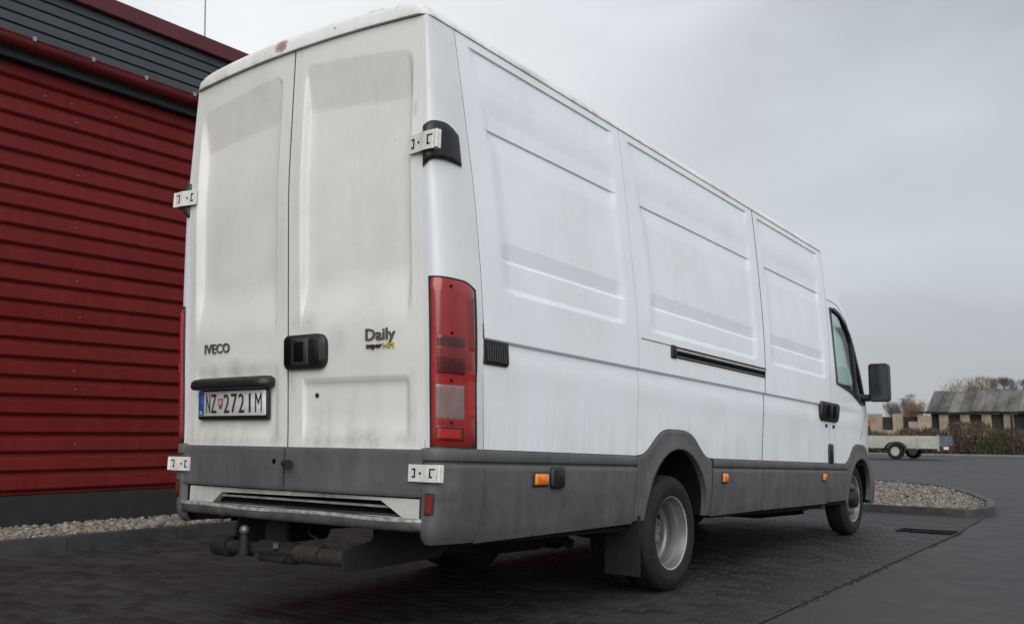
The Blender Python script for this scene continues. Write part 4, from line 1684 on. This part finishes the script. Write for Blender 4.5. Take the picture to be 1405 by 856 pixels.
def yz_plate(x, th_, pts):
    v = [W(x, a, b) for a, b in pts] + [W(x + th_, a, b) for a, b in pts]
    n = len(pts)
    return v, [tuple(range(n))[::-1], tuple(range(n, 2 * n))] + [(i, (i + 1) % n, n + (i + 1) % n, n + i) for i in range(n)]


v, f = yz_plate(.455, .02, [(-.02, .335), (.02, .33), (.62, .335), (.75, .40), (.75, .52), (.22, .52), (.16, .455), (-.02, .43)])
obj('tow_bracket', v, f, TOWB, tb, smooth=False)
v, f = yz_plate(-.44, .02, [(.04, .36), (.7, .36), (.8, .52), (.1, .52)])
obj('tow_bracket', v, f, TOWB, tb, smooth=False)
v, f = yz_plate(-.27, .16, [(.14, .415), (.16, .415), (.16, .53), (.14, .53)])
obj('tow_crosspiece', v, f, TOWB, tb, smooth=False)

# ---- underbody
ub = MB()
ub.box(-.84, .84, .17, 1.78, .455, .50)
ub.box(-.60, .60, 1.781, 2.90, .455, .50)
ub.box(-.88, .88, 2.901, 5.85, .47, .51)
fl = ub.build('underbody_floor', DARKU, van)
for s in (1, -1):
    MB().box(s * .42 - .04, s * .42 + .04, .25, 6.6, .36, .454).build('chassis_rail', DARKU, van)
    MB().tube([(s * .50, 1.6, .40), (s * .50, 2.0, .335), (s * .50, 2.3, .31), (s * .50, 2.6, .335), (s * .50, 3.1, .42)], .030, 8).build('leaf_spring', DARKU, van)
    fp = MB().box(s * .845 - .115, s * .845 + .115, 1.845, 1.858, .125, .47).build('mud_flap', BLACK, van)
    ins = .86
    MB().box(min(s * .895, s * .90), max(s * .895, s * .90), .40, 1.78, .385, .47).build('sill_return', DARKU, van)
    MB().box(min(s * .90, s * .905), max(s * .90, s * .905), 2.90, 5.35, .415, .48).build('sill_return', DARKU, van)
    MB().box(min(s * .55, s * .93), max(s * .55, s * .93), 5.40, 5.95, .44, .47).build('cab_step', DARKU, van)
MB().tube([W(-.7, YR, RT), W(-.15, YR, RT), W(-.10, YR, RT), W(.10, YR, RT), W(.15, YR, RT), W(.7, YR, RT)], [.05, .055, .16, .16, .055, .05], 16).build('rear_axle', DARKU, van, smooth=True)
MB().tube([W(-.8, 6.29, RT - .02), W(.8, 6.29, RT - .02)], .045, 12).build('front_axle', DARKU, van)
MB().tube([(.55, .95, .36), (.55, 1.38, .36)], .085, 16).build('silencer', DARKU, van, smooth=True)
MB().tube([(.60, 1.40, .36), (.66, 1.48, .33), (.72, 1.50, .31)], .028, 10).build('tail_pipe', DARKU, van, smooth=True)
MB().box(-.40, .40, 5.2, 6.5, .30, .47).build('engine_tray', DARKU, van, bevel=.04)
MB().box(-.35, .05, 3.2, 4.6, .33, .47).build('fuel_tank', DARKU, van, bevel=.04)

# ---- wheels
tyre_prof = [(-.070, .212), (-.088, .222), (-.097, .250), (-.0985, .275), (-.094, .305), (-.086, .325), (-.076, .338), (-.066, .3445),
             (-.052, .3475), (-.050, .340), (-.042, .340), (-.040, .349), (-.015, .350), (-.013, .341), (-.004, .341), (-.002, .350),
             (.002, .350), (.004, .341), (.013, .341), (.015, .350), (.040, .349), (.042, .340), (.050, .340), (.052, .3475),
             (.066, .3445), (.071, .340), (.0765, .3375), (.080, .332), (.088, .322), (.0955, .303), (.0985, .292), (.0985, .288), (.0995, .286), (.0995, .274), (.0985, .272), (.097, .250), (.090, .228), (.084, .2205), (.072, .215)]


def mesh_of(name, vf, mat, sharp=35):
    me = bpy.data.meshes.new(name)
    me.from_pydata([tuple(map(float, q)) for q in vf[0]], [], vf[1])
    me.materials.append(mat)
    me.polygons.foreach_set('use_smooth', [True] * len(me.polygons))
    me.set_sharp_from_angle(angle=R(sharp))
    return me


TYRE = mesh_of('tyre', lathe(tyre_prof, 96), RUBBER, 30)
# deep dished outer rim (x = 0 tyre centre, + outwards)
RIMR = mesh_of('wheel', lathe([(.070, .224), (.079, .2275), (.083, .222), (.079, .214), (.062, .209), (.034, .203), (.024, .186), (-.004, .181), (-.010, .181), (-.018, .188), (-.040, .186), (-.052, .176), (-.058, .160), (-.056, .140), (-.056, .115), (-.050, .095), (-.045, .088), (-.030, .086), (-.028, .07), (-.028, .02), (-.028, .001)], 72), RIM, 28)
DISCR = mesh_of('wheel_disc', lathe([(-.050, .1555), (-.0535, .140), (-.0535, .116), (-.0475, .096), (-.0425, .089)], 72), RIMD, 40)
RIMF = mesh_of('wheel', lathe([(.070, .224), (.078, .226), (.080, .221), (.076, .214), (.058, .208), (.030, .200), (.022, .190), (.030, .178), (.052, .168), (.066, .150), (.070, .128), (.068, .110), (.062, .10), (.060, .09), (.080, .086), (.115, .082), (.122, .072), (.124, .001)], 72), RIM, 28)
HUBF = mesh_of('hub_cap', lathe([(.0625, .098), (.085, .094), (.118, .088), (.126, .074), (.128, .001)], 40), BLACK, 35)


def disc_holes(n, rad, r_, x, x2):
    mb = MB()
    for k_ in range(n):
        a = 2 * math.pi * (k_ + .35) / n
        cy, cz = rad * math.cos(a), rad * math.sin(a)
        mb.tube([(x - .01, cy, cz), (x, cy, cz)], r_, 14)
    return (mb.v, mb.f)


HOLR = mesh_of('hand_holes', disc_holes(6, .128, .017, -.0520, 0), BLACKM, 30)
HOLF = mesh_of('hand_holes', disc_holes(8, .150, .013, .0668, 0), BLACKM, 30)


def nuts(n, rad, x):
    mb = MB()
    for k_ in range(n):
        a = 2 * math.pi * (k_ + .5) / n
        mb.tube([(x - .02, rad * math.cos(a), rad * math.sin(a)), (x + .012, rad * math.cos(a), rad * math.sin(a))], .011, 6)
    return (mb.v, mb.f)


FLANGE = mesh_of('rim_flange', lathe([(.076, .2292), (.0845, .2272), (.0862, .2222), (.0815, .2150)], 72), simple('flange_steel', (.42, .42, .42), .4, metal=.4, noise=.3, nscale=14), 30)
NUTR = mesh_of('wheel_nuts', nuts(6, .068, -.028), RIMD, 30)


def link(name, me, parent, loc=(0, 0, 0), rz=0, rx=0):
    o_ = bpy.data.objects.new(name, me)
    COL.objects.link(o_)
    o_.parent = parent
    o_.location = loc
    o_.rotation_euler = (rx, 0, rz)
    return o_


for s in (1, -1):
    rz = 0 if s > 0 else math.pi
    w = link('wheel', RIMR, van, W(s * .852, YR, RT), rz, R(20))
    for nm, me in (('tyre', TYRE), ('wheel_disc', DISCR), ('hand_holes', HOLR), ('wheel_nuts', NUTR), ('rim_flange', FLANGE)):
        link(nm, me, w)
    w = link('wheel', RIMR, van, W(s * .630, YR, RT), rz)
    link('tyre', TYRE, w)
    w = link('wheel', RIMF, van, W(s * .815, 6.30, RT), rz, R(10))
    for nm, me in (('tyre', TYRE), ('hand_holes', HOLF), ('hub_cap', HUBF), ('rim_flange', FLANGE)):
        link(nm, me, w)
sp = bpy.data.objects.new('spare_wheel', TYRE)
COL.objects.link(sp)
sp.parent = van
sp.location = (.02, 1.30, .335)
sp.rotation_euler = (0, R(90), 0)

# ================================================================== FAR BACKGROUND
# ---- flatbed trailer
tr = empty('box_trailer', 'small pale box trailer parked across the yard beyond the van', 'trailer', (-5.90, 36.35, 0), R(-8.5))
TW = simple('trailer_cream', (.42, .41, .36), .6, noise=.15, nscale=3)
TG = simple('trailer_blue_grey', (.10, .13, .17), .6, noise=.2, nscale=3)
TK = simple('trailer_black', (.015, .015, .016), .7)
MB().box(-1.6, .78, .02, .06, .43, .93).build('side_panel', TW, tr, bevel=.01)
MB().box(.82, 1.58, .02, .06, .43, .93).build('side_panel', TW, tr, bevel=.01)
MB().box(-1.6, 1.58, 1.50, 1.54, .43, .93).build('side_panel', TW, tr, bevel=.01)
MB().box(1.585, 1.625, .02, 1.54, .55, .93).build('tailgate', TG, tr, bevel=.01)
MB().box(-1.64, -1.605, .02, 1.54, .43, .93).build('front_panel', TW, tr, bevel=.01)
MB().box(-1.6, 1.58, .061, 1.499, .40, .428).build('bed', TK, tr)
MB().box(.782, .818, .01, .065, .40, .96).build('post', TW, tr)
MB().box(1.581, 1.64, .005, .018, .35, .97).build('post', TW, tr)
MB().box(1.56, 1.63, .1, 1.45, .37, .53).build('lamp_bar', TK, tr)
for yv in (.12, 1.20):
    MB().box(1.632, 1.65, yv, yv + .22, .40, .50).build('rear_lamp', LENS_RED, tr)
MB().box(1.632, 1.645, .50, 1.0, .40, .51).build('number_plate', PLATEW, tr)
MB().box(-3.0, -1.6, .74, .82, .38, .44).build('drawbar', TK, tr)
MB().tube([(-2.9, .78, 0), (-2.9, .78, .42)], [.06, .03], 8).build('jockey_wheel', TK, tr)
for yv in (-.12, 1.68):
    t = MB().tube([(0, yv - .085, .31), (0, yv - .09, .31), (0, yv + .09, .31), (0, yv + .085, .31)], [.24, .31, .31, .24], 24).build('tyre', RUBBER, tr, smooth=True)
    MB().tube([(0, yv - .10, .31), (0, yv - .07, .31)], [.17, .19], 20).build('hub_cap', TW, t)
    fd = MB()
    P = np.array([[(-.44 * math.cos(q), yv + w_, .31 + .40 * math.sin(q)) for w_ in (-.13, .13)] for q in np.linspace(.1, math.pi - .1, 14)])
    V, F = grid_vf(P)
    obj('mudguard', V, F, TK, tr)

# ---- far pavement strip, hedge, post
tag(MB().box(-60, 40, 45.2, 47.2, -.012, .05).build('far_pavement', simple('far_concrete', (.16, .16, .155), .9, noise=.2, nscale=2)), kind='structure')


def twig_mat(name, a, b, c=None):
    k = NT(name)
    f = k.noise(1.3, 4, .6)
    col = k.mix(k.rng(f, .35, .65), a, b)
    if c:
        col = k.mix(k.rng(k.noise(.45, 3), .52, .62), col, c)
    k.base(col)
    k.rough(.95)
    return k.m


HEDGE = twig_mat('hedge_twigs', (.050, .036, .027), (.10, .068, .048), (.050, .056, .024))
N = 26000
hx = rng.uniform(-24, 9, N)
hy = rng.uniform(47.2, 49.0, N)
top = 1.25 + .22 * np.sin(hx * .9) + .15 * np.sin(hx * 2.3 + 1) + .1 * np.sin(hx * 5.1)
hz = rng.uniform(0, 1, N) ** .8 * top
L = rng.uniform(.10, .30, N)
az = rng.uniform(0, 6.28, N)
ti = rng.normal(0, .5, N)
dx, dy, dz = np.sin(ti) * np.cos(az) * L, np.sin(ti) * np.sin(az) * L, np.cos(ti) * L
wd = rng.uniform(.012, .035, N)
c0 = np.stack([hx - wd, hy, hz], 1)
c1 = np.stack([hx + wd, hy + wd * rng.uniform(-1, 1, N), hz], 1)
c2 = np.stack([hx + dx, hy + dy, hz + dz], 1)
Vh = np.stack([c0, c1, c2], 1).reshape(-1, 3)
ho = obj('hedge', Vh, np.arange(3 * N).reshape(-1, 3), HEDGE, smooth=False)
tag(ho, 'brown tangled winter shrubs along the far edge of the yard', 'shrubs', kind='stuff')
tag(MB().box(-40, 20, 49.0, 50.0, 0, .9).build('earth_bank', simple('earth', (.035, .028, .02), .95, noise=.5, nscale=2, bump=.5)), kind='structure')
pst = empty('fence_post', 'dark thin post standing in front of the brown shrubs at right', 'post', (-3.12, 46.6, 0))
MB().tube([(0, 0, 0), (0, 0, 2.0)], .065, 10).build('shaft', TK, pst)
MB().tube([(0, 0, 2.0), (0, 0, 2.05)], [.085, .04], 10).build('cap', TK, pst)

# ---- old barn
BX0, BX1, BY0, BY1 = -20.2, 10.0, 110., 119.
barn = empty('old_barn', 'long old barn with weathered grey roof and pale pillars far behind the yard', 'building', (0, 110, 0))
STONE = simple('barn_stone', (.30, .245, .185), .9, noise=.3, nscale=.8)
DARKW = simple('barn_dark', (.028, .026, .025), .9, noise=.4, nscale=.6)


def roof_mat():
    k = NT('barn_roof')
    oi = k.n('ShaderNodeObjectInfo')
    a = k.math('ADD', k.noise(.5, 5, .65, vec=k.coord((1, .15, 1))), k.math('MULTIPLY', k.math('SUBTRACT', oi.outputs['Random'], .5), .22))
    k.base(k.mix(k.rng(a, .35, .68), (.055, .050, .046), (.17, .16, .145)))
    k.rough(.9)
    return k.m


BROOF = roof_mat()
MB().box(BX0 + .3, BX1 - .3, .45, 8.6, 0, 3.3).build('wall', DARKW, barn)
x = -18.95
while x < BX1:
    MB().box(x, x + .95, .02, .44, 0, 3.34).build('pillar', STONE, barn, bevel=.02)
    x += 2.17
MB().box(BX0, BX1, -.35, .0, 3.36, 3.60).build('eaves_beam', DARKW, barn)
npn = 26
for i in range(npn):
    xa = BX0 + (BX1 - BX0) * i / npn
    xb = BX0 + (BX1 - BX0) * (i + 1) / npn
    zj = random.gauss(0, .03)
    for (ya, za, yb_, zb_) in ((-.5, 3.55, 4.5, 6.05), (9.5, 3.55, 4.5, 6.05)):
        v = [(xa + .02, ya, za + zj), (xb - .02, ya, za + zj), (xb - .02, yb_, zb_ + zj), (xa + .02, yb_, zb_ + zj)]
        v += [(a, b, c + .07) for a, b, c in v]
        if ya > 1:
            continue
        obj('roof_sheet', v, [(0, 3, 2, 1), (4, 5, 6, 7), (0, 1, 5, 4), (1, 2, 6, 5), (2, 3, 7, 6), (3, 0, 4, 7)], BROOF, barn, smooth=False)
v = [(BX0 + .05, 9.4, 3.5), (BX1 - .05, 9.4, 3.5), (BX1 - .05, 4.5, 6.0), (BX0 + .05, 4.5, 6.0)]
obj('roof_rear', v, [(0, 1, 2, 3)], BROOF, barn, smooth=False)
for xg in (BX0 + .31, BX1 - .31):
    obj('gable', [(xg, .4, 3.3), (xg, 8.6, 3.3), (xg, 4.5, 5.95)], [(0, 1, 2)], DARKW, barn, smooth=False)
# roofless wall to the left of the barn
ruin = empty('ruined_wall', 'roofless pale stone wall with gaps left of the old barn', 'wall', (0, 108.5, 0))
for (a, b, h) in ((-27.2, -24.8, 3.4), (-23.6, -22.55, 3.38), (-20.9, -19.5, 3.2)):
    MB().box(a, b, 0, .5, 0, h).build('pillar', STONE, ruin, bevel=.03)
MB().box(-27.2, -19.5, .12, .4, 0, 1.55).build('low_wall', STONE, ruin)
MB().box(-21.9, -20.9, .1, .42, 1.55, 2.5).build('infill', STONE, ruin)
MB().box(-27, -19.6, .6, 1.0, 0, 3.05).build('back_wall', DARKW, ruin)
MB().box(-21.6, -19.4, -.1, .55, 3.4, 3.62).build('beam', DARKW, ruin)


# ---- bare trees
def tree(label, x, y, h, w, mat, seed, spiky=0., n=2600):
    r_ = random.Random(seed)
    t = empty('bare_tree', label, 'tree', (x, y, 0), 0, 'bare trees behind the barn')
    mb = MB()
    mb.tube([(0, 0, 0), (.05, 0, h * .35), (-.05, .05, h * .75)], [h * .028, h * .020, h * .006], 7)
    tips = []
    for k_ in range(14):
        z0 = h * r_.uniform(.25, .65)
        a = r_.uniform(0, 6.28)
        q = w / 2 * r_.uniform(.5, .95)
        z1 = min(h * .96, z0 + h * r_.uniform(.18, .4) * (1 + spiky))
        p1 = (q * .5 * math.cos(a), q * .5 * math.sin(a), (z0 + z1) / 2 - .1)
        p2 = (q * math.cos(a), q * math.sin(a), z1)
        mb.tube([(0, 0, z0), p1, p2], [h * .010, h * .006, h * .002], 5)
        tips += [p1, p2]
    mb.build('trunk', simple('bark', (.05, .04, .032), .95), t)
    V, F = [], []
    for i in range(n):
        tx, ty, tz = r_.choice(tips)
        s_ = w * .13
        px, py, pz = tx + r_.gauss(0, s_), ty + r_.gauss(0, s_), tz + r_.gauss(0, s_ * .9)
        pz = min(max(pz, h * .22), h * 1.0)
        L_ = r_.uniform(.25, .7)
        a, ti_ = r_.uniform(0, 6.28), r_.gauss(0, .6)
        wd_ = r_.uniform(.012, .03)
        b = len(V)
        V += [(px - wd_, py, pz), (px + wd_, py, pz), (px + L_ * math.sin(ti_) * math.cos(a), py + L_ * math.sin(ti_) * math.sin(a), pz + L_ * math.cos(ti_))]
        F.append((b, b + 1, b + 2))
    obj('crown', V, F, mat, t, smooth=False)
    return t


TA = twig_mat('twigs_tan', (.16, .11, .07), (.22, .155, .10))
TB = twig_mat('twigs_grey', (.10, .085, .075), (.15, .13, .12))
tree('rounded tan bare tree above the barn roof', -19.9, 131, 8.2, 4.4, TA, 1)
tree('tan bare tree right of the rounded one above the barn roof', -18.0, 132, 8.3, 3.4, TA, 2)
tree('slender grey bare tree above the right part of the barn roof', -15.6, 131, 8.1, 2.2, TB, 3, .6)
tree('sparse grey bare tree at the far right above the barn roof', -13.3, 132, 7.9, 2.4, TB, 4, .6, 1800)
tree('small grey tree above the ruined wall nearest the van', -31.2, 140, 5.9, 2.4, TB, 5, 0, 2200)
tree('small grey tree above the ruined wall nearest the barn', -29.0, 140, 6.1, 2.2, TB, 6, 0, 2200)
tree('tan bush like tree beside the left end of the barn', -24.8, 126, 6.0, 2.6, TA, 8, 0, 2200)
